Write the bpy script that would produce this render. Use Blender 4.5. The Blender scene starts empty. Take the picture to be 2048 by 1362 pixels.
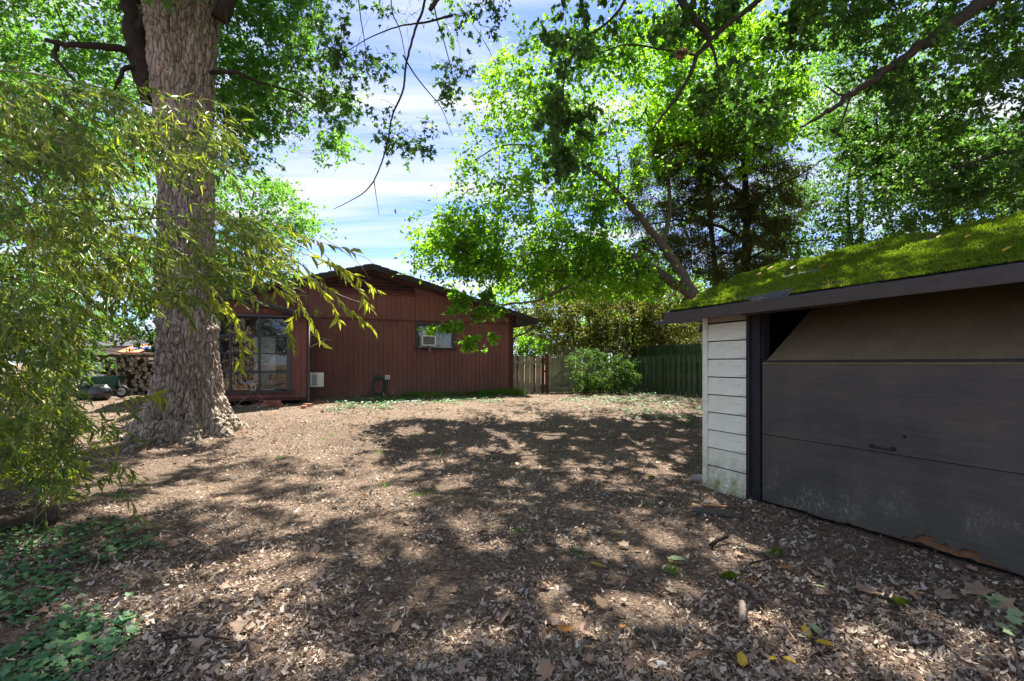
import bpy, math, random
import numpy as np
from mathutils import Vector, Matrix
random.seed(7)
RNG = np.random.default_rng(11)
np.seterr(all='ignore')
C = bpy.context.scene.collection
SC = bpy.context.scene

# ------------------------------------------------------------------ camera, world, sun, exposure
cam_d = bpy.data.cameras.new("camera"); cam = bpy.data.objects.new("camera", cam_d); C.objects.link(cam)
cam.location = (0, 0, 1.5); cam.rotation_euler = (math.radians(90), 0, 0)
cam_d.sensor_width = 36; cam_d.lens = 36 * 1000 / 2048; cam_d.shift_y = 46 / 2048
cam_d.clip_start = 0.05; cam_d.clip_end = 2000
SC.camera = cam
SUN_EL, SUN_AZ = 57.0, 8.0            # azimuth measured from +Y towards +X
SUN_DIR = Vector((math.sin(math.radians(SUN_AZ)) * math.cos(math.radians(SUN_EL)),
                  math.cos(math.radians(SUN_AZ)) * math.cos(math.radians(SUN_EL)), math.sin(math.radians(SUN_EL))))
world = bpy.data.worlds.new("World"); SC.world = world; world.use_nodes = True
nt = world.node_tree; nt.nodes.clear()
N = nt.nodes.new; L = nt.links.new
out = N("ShaderNodeOutputWorld"); bg = N("ShaderNodeBackground"); sky = N("ShaderNodeTexSky")
sky.sky_type = 'NISHITA'; sky.sun_disc = False
sky.sun_elevation = math.radians(SUN_EL); sky.sun_rotation = math.radians(SUN_AZ)
sky.air_density = 0.75; sky.dust_density = 0.15; sky.ozone_density = 2.0
tc = N("ShaderNodeTexCoord"); sep = N("ShaderNodeSeparateXYZ"); L(tc.outputs["Generated"], sep.inputs[0])
za = N("ShaderNodeMath"); za.operation = 'ADD'; za.inputs[1].default_value = 0.12; L(sep.outputs["Z"], za.inputs[0])
zm = N("ShaderNodeMath"); zm.operation = 'MAXIMUM'; zm.inputs[1].default_value = 0.05; L(za.outputs[0], zm.inputs[0])
dx = N("ShaderNodeMath"); dx.operation = 'DIVIDE'; L(sep.outputs["X"], dx.inputs[0]); L(zm.outputs[0], dx.inputs[1])
dy = N("ShaderNodeMath"); dy.operation = 'DIVIDE'; L(sep.outputs["Y"], dy.inputs[0]); L(zm.outputs[0], dy.inputs[1])
cb = N("ShaderNodeCombineXYZ"); L(dx.outputs[0], cb.inputs[0]); L(dy.outputs[0], cb.inputs[1])
mp = N("ShaderNodeMapping"); mp.inputs["Scale"].default_value = (0.42, 2.1, 1); mp.inputs["Rotation"].default_value = (0, 0, 0.12)
mp.inputs["Location"].default_value = (3.1, 0.35, 0)
L(cb.outputs[0], mp.inputs[0])
nz = N("ShaderNodeTexNoise"); nz.inputs["Scale"].default_value = 1.6; nz.inputs["Detail"].default_value = 7
nz.inputs["Roughness"].default_value = 0.55; nz.inputs["Distortion"].default_value = 0.5; L(mp.outputs[0], nz.inputs["Vector"])
cr = N("ShaderNodeValToRGB"); cr.color_ramp.elements[0].position = 0.38; cr.color_ramp.elements[1].position = 0.64
L(nz.outputs["Fac"], cr.inputs[0])
mx = N("ShaderNodeMixRGB"); L(cr.outputs[0], mx.inputs[0]); tint = N("ShaderNodeMixRGB"); tint.blend_type = 'MULTIPLY'; tint.inputs[0].default_value = 1; tint.inputs[2].default_value = (0.30, 0.325, 0.45, 1)
L(sky.outputs[0], tint.inputs[1]); L(tint.outputs[0], mx.inputs[1]); mx.inputs[2].default_value = (1.62, 1.66, 1.74, 1)
L(mx.outputs[0], bg.inputs[0]); bg.inputs[1].default_value = 0.075; L(bg.outputs[0], out.inputs[0])
sun_d = bpy.data.lights.new("sun", 'SUN'); sun = bpy.data.objects.new("sun", sun_d); C.objects.link(sun)
sun_d.energy = 2.3; sun_d.angle = math.radians(0.5); sun_d.color = (1.0, 0.94, 0.84)
sun.rotation_euler = SUN_DIR.to_track_quat('Z', 'Y').to_euler(); sun.location = SUN_DIR * 60
vs = SC.view_settings; SC.display_settings.display_device = 'sRGB'
vs.view_transform = 'Standard'; vs.look = 'None'; vs.gamma = 1; vs.use_curve_mapping = False; vs.exposure = 3.2
SC.cycles.max_bounces = 8; SC.cycles.diffuse_bounces = 5; SC.cycles.glossy_bounces = 3; SC.cycles.transmission_bounces = 4
SC.cycles.transparent_max_bounces = 8; SC.cycles.use_denoising = True; SC.cycles.sample_clamp_indirect = 6

# ------------------------------------------------------------------ helpers
def sstep(a, b, v):
    t = np.clip((np.asarray(v, float) - a) / (b - a), 0, 1); return t * t * (3 - 2 * t)
def vnoise(P, seed=0):
    P = np.asarray(P, float); i = np.floor(P).astype(np.int64); f = P - i; f = f * f * (3 - 2 * f)
    def h(x, y, z):
        n = (x * 73856093) ^ (y * 19349663) ^ (z * 83492791) ^ (seed * 2654435761 & 0xffffffff)
        n = (n ^ (n >> 13)) * 1274126177 & 0x7fffffff
        n = (n ^ (n >> 16)); return (n & 0xffffff) / float(0xffffff)
    r = 0
    for a in (0, 1):
        wx = f[..., 0] if a else 1 - f[..., 0]
        for b in (0, 1):
            wy = f[..., 1] if b else 1 - f[..., 1]
            for c in (0, 1):
                wz = f[..., 2] if c else 1 - f[..., 2]
                r = r + wx * wy * wz * h(i[..., 0] + a, i[..., 1] + b, i[..., 2] + c)
    return r
def worley(P, seed=0):
    P = np.asarray(P, float); c = np.floor(P).astype(np.int64); f1 = np.full(P.shape[:-1], 9.); f2 = f1.copy()
    for dx_ in (-1, 0, 1):
        for dy_ in (-1, 0, 1):
            for dz_ in (-1, 0, 1):
                q = c + np.array([dx_, dy_, dz_]); s = 0
                for k in range(3):
                    n = (q[..., 0] * 73856093) ^ (q[..., 1] * 19349663) ^ (q[..., 2] * 83492791) ^ ((seed + k * 7 + 3) * 2654435)
                    n = (n ^ (n >> 13)) * 1274126177 & 0x7fffffff; n = n ^ (n >> 16)
                    s = s + (q[..., k] + (n & 0xffff) / 65535. - P[..., k]) ** 2
                d = np.sqrt(s); f2 = np.where(d < f1, f1, np.minimum(f2, d)); f1 = np.minimum(f1, d)
    return f1, f2
def fbm(P, octv=4, seed=0):
    P = np.asarray(P, float); s = 0; a = .5; t = 0
    for k in range(octv):
        s = s + a * vnoise(P, seed + k); t += a; P = P * 2.03 + 7.1; a *= .5
    return s / t
def gz(x, y):
    x = np.asarray(x, float); y = np.asarray(y, float)
    with np.errstate(all='ignore'): return _gz(x, y)
def _gz(x, y):
    P = np.stack([x * .45, y * .45, x * 0], -1)
    b = 0.45 * sstep(5.6, 13.5, y) + 0.10 * (vnoise(P, 3) - .5) * sstep(6.5, 9, np.hypot(x - 3, y) + 2)
    b = b + 0.05 * (vnoise(P * 3, 4) - .5) * (1 - sstep(1.2, 2.4, x)) 
    b = b + .25 * sstep(2.6, 5.5, -x) * sstep(9, 5, y) * .35
    return b
def g1(x, y): return float(gz(x, y))
def at(px, py, Y): return Vector(((px - 1024) / 1000 * Y, Y, 1.5 - (py - 727) / 1000 * Y))
def ground_at(px, py):
    z = 0.0; Y = 3
    for _ in range(12):
        Y = (1.5 - z) * 1000 / (py - 727); X = (px - 1024) / 1000 * Y; z = g1(X, Y)
    return Vector((X, Y, z))

def mesh_np(name, V, F, smooth=False):
    """V (n,3); F list of (m,k) integer arrays."""
    me = bpy.data.meshes.new(name)
    if not isinstance(F, (list, tuple)): F = [F]
    me.vertices.add(len(V)); me.vertices.foreach_set("co", np.ascontiguousarray(V, np.float32).ravel())
    lv = np.concatenate([f.ravel() for f in F]).astype(np.int32)
    tot = np.concatenate([np.full(len(f), f.shape[1], np.int32) for f in F])
    st = np.concatenate([[0], np.cumsum(tot)[:-1]]).astype(np.int32)
    me.loops.add(len(lv)); me.loops.foreach_set("vertex_index", lv)
    me.polygons.add(len(tot)); me.polygons.foreach_set("loop_start", st); me.polygons.foreach_set("loop_total", tot)
    if smooth: me.polygons.foreach_set("use_smooth", np.ones(len(tot), bool))
    me.update(calc_edges=True); return me
def tag(o, label=None, cat=None, group=None, kind=None):
    if label: o["label"] = label
    if cat: o["category"] = cat
    if group: o["group"] = group
    if kind: o["kind"] = kind
    return o
def link(name, me, mat=None, parent=None, loc=None, rot=None):
    o = bpy.data.objects.new(name, me); C.objects.link(o)
    if mat is not None and me is not None and not len(me.materials): me.materials.append(mat)
    if parent is not None: o.parent = parent
    if loc is not None: o.location = loc
    if rot is not None: o.rotation_euler = rot
    return o
def empty(name, loc=(0, 0, 0), rz=0.0, label=None, cat=None, group=None):
    o = bpy.data.objects.new(name, None); C.objects.link(o); o.location = loc; o.rotation_euler = (0, 0, rz)
    o.empty_display_size = .1; return tag(o, label, cat, group)
def setmats(o, *mats):
    o.data.materials.clear()
    for m in mats: o.data.materials.append(m)
class MB:
    def __init__(s): s.v = []; s.f = []; s.m = []
    def add(s, vs, fs, mi=0):
        n = len(s.v); s.v += [tuple(v) for v in vs]; s.f += [tuple(i + n for i in f) for f in fs]; s.m += [mi] * len(fs); return s
    def box(s, x0, x1, y0, y1, z0, z1, mi=0, j=0.0):
        r = lambda: random.uniform(-j, j) if j else 0
        v = [(x + r(), y + r(), z + r()) for z in (z0, z1) for x, y in ((x0, y0), (x1, y0), (x1, y1), (x0, y1))]
        return s.add(v, [(3, 2, 1, 0), (4, 5, 6, 7), (0, 1, 5, 4), (1, 2, 6, 5), (2, 3, 7, 6), (3, 0, 4, 7)], mi)
    def prism(s, poly, a, b, axis='y', mi=0):
        """poly: 2-D outline extruded from a to b along axis"""
        def P(p, t): return {'y': (p[0], t, p[1]), 'x': (t, p[0], p[1]), 'z': (p[0], p[1], t)}[axis]
        n = len(poly); v = [P(p, a) for p in poly] + [P(p, b) for p in poly]
        f = [tuple(range(n)), tuple(range(2 * n - 1, n - 1, -1))] + [(i, i + n, (i + 1) % n + n, (i + 1) % n) for i in range(n)]
        return s.add(v, f, mi)
    def tube(s, pts, rad, n=8, mi=0, cap=True):
        pts = [Vector(p) for p in pts]; m = len(pts)
        if not hasattr(rad, '__len__'): rad = [rad] * m
        T = [(pts[min(i + 1, m - 1)] - pts[max(i - 1, 0)]).normalized() for i in range(m)]
        u = T[0].orthogonal().normalized(); V = []
        for i in range(m):
            u = (u - T[i] * u.dot(T[i])); u = u.normalized() if u.length > 1e-6 else T[i].orthogonal().normalized()
            w = T[i].cross(u)
            for k in range(n):
                a = 2 * math.pi * k / n; V.append(pts[i] + (u * math.cos(a) + w * math.sin(a)) * rad[i])
        F = [(i * n + k, i * n + (k + 1) % n, (i + 1) * n + (k + 1) % n, (i + 1) * n + k) for i in range(m - 1) for k in range(n)]
        if cap: F += [tuple(range(n - 1, -1, -1)), tuple(range((m - 1) * n, m * n))]
        return s.add(V, F, mi)
    def build(s, name, mats, parent=None, loc=None, rot=None, smooth=False, bevel=0):
        me = bpy.data.meshes.new(name); me.from_pydata(s.v, [], s.f)
        mats = mats if isinstance(mats, (list, tuple)) else [mats]
        for m in mats: me.materials.append(m)
        me.polygons.foreach_set("material_index", s.m)
        if smooth: me.polygons.foreach_set("use_smooth", [True] * len(s.f))
        me.update(); o = link(name, me, None, parent, loc, rot)
        if bevel:
            b = o.modifiers.new("bevel", 'BEVEL'); b.width = bevel; b.segments = 2; b.limit_method = 'ANGLE'
        return o
def copy_tree(o, parent=None):
    c = o.copy(); C.objects.link(c)
    if parent is not None: c.parent = parent
    for ch in list(o.children): copy_tree(ch, c)
    return c
def curve_pts(P, n=8):
    """Catmull-Rom through points P"""
    P = [Vector(p) for p in P]; Q = [P[0] * 2 - P[1]] + P + [P[-1] * 2 - P[-2]]; o = []
    for i in range(1, len(Q) - 2):
        for k in range(n):
            t = k / n; a, b, c, d = Q[i - 1:i + 3]
            o.append(.5 * (2 * b + (c - a) * t + (2 * a - 5 * b + 4 * c - d) * t * t + (3 * b - a - 3 * c + d) * t ** 3))
    return o + [P[-1]]

# ------------------------------------------------------------------ materials
def mat(name, rough=.8, spec=.3):
    m = bpy.data.materials.new(name); m.use_nodes = True; t = m.node_tree
    b = t.nodes["Principled BSDF"]; b.inputs["Roughness"].default_value = rough
    b.inputs["Specular IOR Level"].default_value = spec
    return m, t, b
def nd(t, typ, **kw):
    n = t.nodes.new(typ)
    for k, v in kw.items():
        if k.startswith("i_"):
            key = k[2:]
            key = int(key) if key.isdigit() else key.replace("_", " ")
            n.inputs[key].default_value = v
        else: setattr(n, k, v)
    return n
def ramp(t, src, stops):
    r = t.nodes.new("ShaderNodeValToRGB"); e = r.color_ramp.elements
    while len(e) < len(stops): e.new(.5)
    for el, (p, c) in zip(e, stops): el.position = p; el.color = (*c, 1) if len(c) == 3 else c
    t.links.new(src, r.inputs[0]); return r.outputs[0]
def noise(t, vec, scale, detail=4, rough=.55, dist=0):
    n = nd(t, "ShaderNodeTexNoise"); n.inputs["Scale"].default_value = scale; n.inputs["Detail"].default_value = detail
    n.inputs["Roughness"].default_value = rough; n.inputs["Distortion"].default_value = dist
    if vec is not None: t.links.new(vec, n.inputs["Vector"])
    return n.outputs["Fac"]
def mapping(t, scale=(1, 1, 1), rot=(0, 0, 0), coord="Object"):
    c = t.nodes.new("ShaderNodeTexCoord"); m = t.nodes.new("ShaderNodeMapping")
    m.inputs["Scale"].default_value = scale; m.inputs["Rotation"].default_value = rot
    t.links.new(c.outputs[coord], m.inputs[0]); return m.outputs[0]
def mix(t, fac, a, b, mode='MIX'):
    m = nd(t, "ShaderNodeMixRGB", blend_type=mode)
    for i, v in ((0, fac), (1, a), (2, b)):
        if isinstance(v, (int, float)): m.inputs[i].default_value = v
        elif isinstance(v, tuple): m.inputs[i].default_value = (*v, 1) if len(v) == 3 else v
        else: t.links.new(v, m.inputs[i])
    return m.outputs[0]
def bump(t, b, h, strength=.3, dist=.02):
    n = nd(t, "ShaderNodeBump"); n.inputs["Strength"].default_value = strength; n.inputs["Distance"].default_value = dist
    t.links.new(h, n.inputs["Height"]); t.links.new(n.outputs[0], b.inputs["Normal"]); return n
def plain(name, col, rough=.7, spec=.3, var=.25, scale=6, bmp=.1, metal=0, rnd=.25, stretch=(1, 1, 1)):
    """a base colour with mottling, fine relief and a different tone for each object"""
    m, t, b = mat(name, rough, spec); v = mapping(t, stretch); b.inputs["Metallic"].default_value = metal
    n = noise(t, v, scale, 6, .6); f = noise(t, v, scale * 9, 3, .6)
    d = tuple(c * (1 - var) for c in col); l = tuple(min(1, c * (1 + var)) for c in col)
    c = ramp(t, n, [(.3, d), (.7, l)])
    c = mix(t, .35, c, ramp(t, f, [(.35, d), (.65, l)]))
    oi = t.nodes.new("ShaderNodeObjectInfo")
    c = mix(t, 1.0, c, ramp(t, oi.outputs["Random"], [(0, (1 - rnd,) * 3), (1, (1 + rnd,) * 3)]), 'MULTIPLY')
    t.links.new(c, b.inputs["Base Color"])
    if bmp: bump(t, b, f, bmp, .01)
    return m
def leafmat(name, cols, trans, tfac=.45, rough=.5, spec=.25):
    m, t, b = mat(name, rough, spec); g = t.nodes.new("ShaderNodeNewGeometry")
    c = ramp(t, g.outputs["Random Per Island"], [(i / (len(cols) - 1), k) for i, k in enumerate(cols)])
    # slow variation through the crown (branch to branch)
    n = noise(t, mapping(t, (1, 1, 1)), .9, 2)
    c = mix(t, .6, c, mix(t, 1.0, c, ramp(t, n, [(.35, (.55, .6, .6)), (.65, (1.35, 1.25, 1.1))]), 'MULTIPLY'))
    t.links.new(c, b.inputs["Base Color"])
    tr = t.nodes.new("ShaderNodeBsdfTranslucent"); t.links.new(mix(t, 1.0, c, trans, 'MULTIPLY'), tr.inputs[0])
    ms = t.nodes.new("ShaderNodeMixShader"); ms.inputs[0].default_value = tfac
    t.links.new(b.outputs[0], ms.inputs[1]); t.links.new(tr.outputs[0], ms.inputs[2])
    t.links.new(ms.outputs[0], t.nodes["Material Output"].inputs[0]); return m
def woodmat(name, col, green=None, rnd=.3, scale=1.0, grain=(40, 40, 2.2)):
    m, t, b = mat(name, .85, .15); v = mapping(t, grain)
    oi = t.nodes.new("ShaderNodeObjectInfo")
    va = nd(t, "ShaderNodeVectorMath", operation='ADD'); t.links.new(v, va.inputs[0]); 
    sc = nd(t, "ShaderNodeVectorMath", operation='SCALE'); sc.inputs[3].default_value = 40
    cbn = nd(t, "ShaderNodeCombineXYZ"); t.links.new(oi.outputs["Random"], cbn.inputs[0]); t.links.new(oi.outputs["Random"], cbn.inputs[2])
    t.links.new(cbn.outputs[0], sc.inputs[0]); t.links.new(sc.outputs[0], va.inputs[1])
    n = noise(t, va.outputs[0], 1.0 * scale, 6, .65, .6)
    c = ramp(t, n, [(.28, tuple(x * .55 for x in col)), (.5, col), (.75, tuple(min(1, x * 1.45) for x in col))])
    c = mix(t, 1.0, c, ramp(t, oi.outputs["Random"], [(0, (1 - rnd,) * 3), (1, (1 + rnd,) * 3)]), 'MULTIPLY')
    if green:
        g = ramp(t, noise(t, mapping(t, (1, 1, 1)), 2.3, 5, .65), [(.42, (0, 0, 0)), (.62, (1, 1, 1))])
        c = mix(t, g, c, green)
    t.links.new(c, b.inputs["Base Color"]); bump(t, b, n, .35, .006); return m

TRI = [0]
M = {}
# leaves
M['maple'] = leafmat("maple_leaf", [(0.051, 0.109, 0.029), (0.080, 0.167, 0.035), (0.109, 0.217, 0.043)], (2.2, 2.6, 1.1), .5)
M['bright'] = leafmat("bright_leaf", [(0.065, 0.138, 0.017), (0.109, 0.217, 0.023), (0.160, 0.275, 0.029)], (2.6, 2.9, .8), .55)
M['dark'] = leafmat("dark_leaf", [(0.032, 0.072, 0.023), (0.058, 0.119, 0.029), (0.087, 0.160, 0.038)], (2.0, 2.4, 1.0), .4)
M['cedar'] = leafmat("cedar_needle", [(.05, .075, .025), (.08, .10, .032), (.12, .10, .045), (.06, .095, .028)], (1.5, 1.6, .8), .35, .85, .05)
M['olive'] = leafmat("olive_leaf", [(0.065, 0.102, 0.026), (0.116, 0.145, 0.032), (0.160, 0.123, 0.043)], (1.9, 1.9, .9), .4)
M['shrub'] = leafmat("shrub_leaf", [(.03, .07, .016), (.055, .11, .02), (.09, .16, .028)], (2.0, 2.3, .9), .35, .55, .15)
M['bamboo'] = leafmat("bamboo_leaf", [(.05, .10, .035), (.11, .18, .028), (.16, .22, .028), (.07, .12, .045), (.26, .28, .045), (.13, .19, .032), (.05, .09, .045), (.28, .28, .07)], (1.8, 1.85, .65), .45, .38, .35)
M['ivy'] = leafmat("ivy_leaf", [(.035, .10, .05), (.055, .15, .065), (.10, .19, .06), (.04, .12, .06)], (1.5, 1.9, 1.0), .2, .55, .25)
M['grass'] = leafmat("grass_blade", [(0.051, 0.131, 0.022), (0.087, 0.189, 0.029), (0.145, 0.217, 0.043)], (1.8, 2.0, .8), .4)
M['mossblade'] = leafmat("moss_tuft", [(.07, .13, .014), (.13, .20, .018), (.19, .25, .022)], (1.5, 1.6, .7), .3, .9, .05)
M['yellow'] = leafmat("yellow_leaf", [(.55, .36, .03), (.6, .42, .05)], (1.3, 1.2, .6), .35)
M['orange_leaf'] = leafmat("orange_leaf", [(.42, .16, .03), (.5, .22, .05)], (1.2, 1.1, .7), .3)
M['palegreen'] = leafmat("pale_green_leaf", [(.22, .30, .17), (.26, .33, .18)], (1.2, 1.3, .8), .25)
M['litter'] = leafmat("dead_leaf", [(.09, .068, .058), (.29, .215, .17), (.47, .37, .29), (.17, .125, .10), (.60, .50, .41), (.11, .088, .078), (.36, .28, .23), (.49, .43, .385), (.06, .048, .042), (.68, .60, .51), (.24, .205, .185), (.21, .15, .115)], (1.2, .9, .7), .12, .8, .12)
M['lit_tan'] = leafmat("tan_dead_leaf", [(.30, .18, .12), (.40, .27, .18), (.22, .14, .10), (.34, .27, .21), (.17, .11, .08)], (1.2, .9, .7), .15, .7, .25)

def ground_mat():
    m, t, b = mat("leaf_litter_soil", .95, .1); v = mapping(t, (1, 1, 1))
    vo = nd(t, "ShaderNodeTexVoronoi"); vo.inputs["Scale"].default_value = 46; vo.inputs["Randomness"].default_value = 1
    dv = nd(t, "ShaderNodeVectorMath", operation='ADD'); t.links.new(v, dv.inputs[0])
    nn = nd(t, "ShaderNodeTexNoise"); nn.inputs["Scale"].default_value = 20; t.links.new(v, nn.inputs["Vector"])
    sc = nd(t, "ShaderNodeVectorMath", operation='SCALE'); sc.inputs[3].default_value = .06; t.links.new(nn.outputs["Color"], sc.inputs[0]); t.links.new(sc.outputs[0], dv.inputs[1])
    t.links.new(dv.outputs[0], vo.inputs["Vector"])
    sp = nd(t, "ShaderNodeSeparateXYZ"); t.links.new(vo.outputs["Color"], sp.inputs[0])
    c = ramp(t, sp.outputs[0], [(0, (.05, .035, .027)), (.35, (.12, .085, .062)), (.65, (.20, .145, .10)), (.85, (.34, .26, .19)), (1, (.45, .36, .27))])
    fine = noise(t, v, 160, 4, .7)
    c = mix(t, .5, c, ramp(t, fine, [(.3, (.05, .035, .028)), (.55, (.17, .12, .09)), (.75, (.38, .29, .21))]))
    big = noise(t, v, .55, 4, .6)
    c = mix(t, 1.0, c, ramp(t, big, [(.3, (.7, .68, .68)), (.7, (1.2, 1.2, 1.2))]), 'MULTIPLY')
    t.links.new(c, b.inputs["Base Color"])
    ad = nd(t, "ShaderNodeMath", operation='ADD'); t.links.new(fine, ad.inputs[0]); t.links.new(vo.outputs["Distance"], ad.inputs[1])
    bump(t, b, ad.outputs[0], .9, .02); return m
M['ground'] = ground_mat()
def siding_red():
    m, t, b = mat("red_brown_siding", .82, .2); v = mapping(t, (30, 30, 1.6))
    n = noise(t, v, 1.0, 6, .7, .3); big = noise(t, mapping(t, (1, 1, .6)), 1.3, 5, .6)
    c = ramp(t, n, [(.3, (.145, .062, .053)), (.55, (.185, .080, .067)), (.8, (.225, .104, .088))])
    c = mix(t, 1.0, c, ramp(t, big, [(.3, (.8, .8, .82)), (.7, (1.2, 1.15, 1.1))]), 'MULTIPLY')
    # worn, scraped paint in vertical streaks
    w = noise(t, mapping(t, (14, 14, 2.4)), 1.0, 7, .75); w2 = noise(t, mapping(t, (1, 1, 1)), .9, 3)
    mm = nd(t, "ShaderNodeMath", operation='MULTIPLY'); t.links.new(ramp(t, w, [(.63, (0, 0, 0)), (.70, (1, 1, 1))]), mm.inputs[0])
    t.links.new(ramp(t, w2, [(.50, (0, 0, 0)), (.68, (1, 1, 1))]), mm.inputs[1])
    c = mix(t, mm.outputs[0], c, (.26, .15, .12))
    g = nd(t, "ShaderNodeNewGeometry"); s = nd(t, "ShaderNodeSeparateXYZ"); t.links.new(g.outputs["Position"], s.inputs[0])
    al = nd(t, "ShaderNodeMapRange"); al.inputs["From Min"].default_value = 1.0; al.inputs["From Max"].default_value = .42; t.links.new(s.outputs[2], al.inputs[0])
    m5 = nd(t, "ShaderNodeMath", operation='MULTIPLY'); t.links.new(al.outputs[0], m5.inputs[0]); t.links.new(ramp(t, noise(t, mapping(t, (5, 5, 3)), 1.4, 7, .7), [(.42, (0, 0, 0)), (.66, (.8, .8, .8))]), m5.inputs[1])
    c = mix(t, m5.outputs[0], c, (.20, .13, .10))
    t.links.new(c, b.inputs["Base Color"]); bump(t, b, n, .4, .004); return m
M['red'] = siding_red()
M['trim'] = plain("dark_brown_trim", (.040, .032, .032), .7, .25, .3, 8, .12)
M['redtrim'] = plain("red_brown_trim", (.085, .030, .026), .75, .2, .3, 8, .1)
M['shingle'] = plain("grey_shingle", (.085, .085, .095), .95, .1, .4, 14, .5, rnd=.3)
M['darkvoid'] = plain("vent_shade_backing", (.03, .024, .02), .95, .05)  # near-black colour standing in for the shade behind the gable vent slats
M['frame'] = plain("dark_grey_window_frame", (.045, .043, .045), .5, .35, .25, 10, .05)
M['white'] = plain("white_enamel", (.68, .67, .63), .45, .4, .08, 5, .03, rnd=.05)
M['cream'] = plain("cream_plastic", (.60, .58, .50), .5, .35, .1, 5, .03, rnd=.05)
M['greyplastic'] = plain("grey_grille", (.16, .165, .17), .6, .3, .15, 20, .1)
M['hose'] = plain("green_rubber_hose", (.012, .055, .035), .45, .5, .2, 10, .02)
M['black'] = plain("black_rubber", (.018, .018, .02), .6, .35, .3, 12, .1)
M['bag'] = plain("black_plastic_bag", (.02, .022, .028), .28, .6, .3, 9, .5)
M['orange'] = plain("orange_cardboard", (.42, .13, .035), .7, .2, .2, 12, .03)
M['amber'] = plain("amber_box", (.48, .25, .04), .6, .3, .2, 8, .03)
M['blue'] = plain("blue_plastic", (.02, .12, .55), .45, .3, .15, 6, .03)
M['paper'] = plain("printed_white_card", (.55, .52, .48), .7, .2, .15, 18, .02)
M['redink'] = plain("red_ink", (.42, .05, .03), .6, .2, .1, 30, 0)
M['brick'] = plain("old_red_brick", (.30, .13, .085), .9, .1, .35, 14, .4, rnd=.3)
M['stone'] = plain("grey_stone", (.25, .25, .24), .9, .15, .3, 9, .4)
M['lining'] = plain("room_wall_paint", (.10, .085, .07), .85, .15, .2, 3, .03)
M['curtain'] = plain("white_curtain", (.62, .62, .62), .9, .1, .08, 4, .03)
M['metalgreen'] = plain("green_painted_steel", (.02, .07, .045), .5, .4, .3, 9, .1)
M['steel'] = plain("galvanised_steel", (.35, .34, .32), .45, .4, .25, 9, .05, metal=.6)
M['brownpipe'] = plain("brown_downspout", (.085, .055, .055), .45, .4, .2, 8, .03)
M['fence'] = woodmat("weathered_fence_wood", (.30, .26, .19), (.15, .17, .08))
M['fencedark'] = woodmat("mossy_dark_fence_wood", (.085, .10, .055), (.035, .085, .03), .3)
M['picket'] = woodmat("pale_picket_wood", (.42, .35, .24), (.28, .27, .15))
M['redboard'] = woodmat("red_stained_board", (.13, .045, .04))
M['rawboard'] = woodmat("bare_grey_board", (.28, .22, .17))
M['twig'] = plain("dead_twig", (.13, .10, .08), .9, .1, .35, 22, .3)
M['darkbark'] = plain("dark_bark", (.045, .036, .028), .95, .1, .45, 14, .7)
M['midbark'] = plain("brown_bark", (.10, .075, .055), .95, .1, .45, 14, .7)
M['culm'] = plain("bamboo_culm", (.12, .15, .04), .4, .4, .35, 6, .03)
M['ytwig'] = plain("bamboo_twig", (.24, .20, .06), .5, .3, .3, 6, .02)
M['pale'] = plain("pale_house_siding", (.55, .52, .47), .8, .2, .08, 2, .02)
M['terracotta'] = plain("terracotta_roof", (.50, .20, .12), .85, .1, .2, 6, .1)

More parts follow.
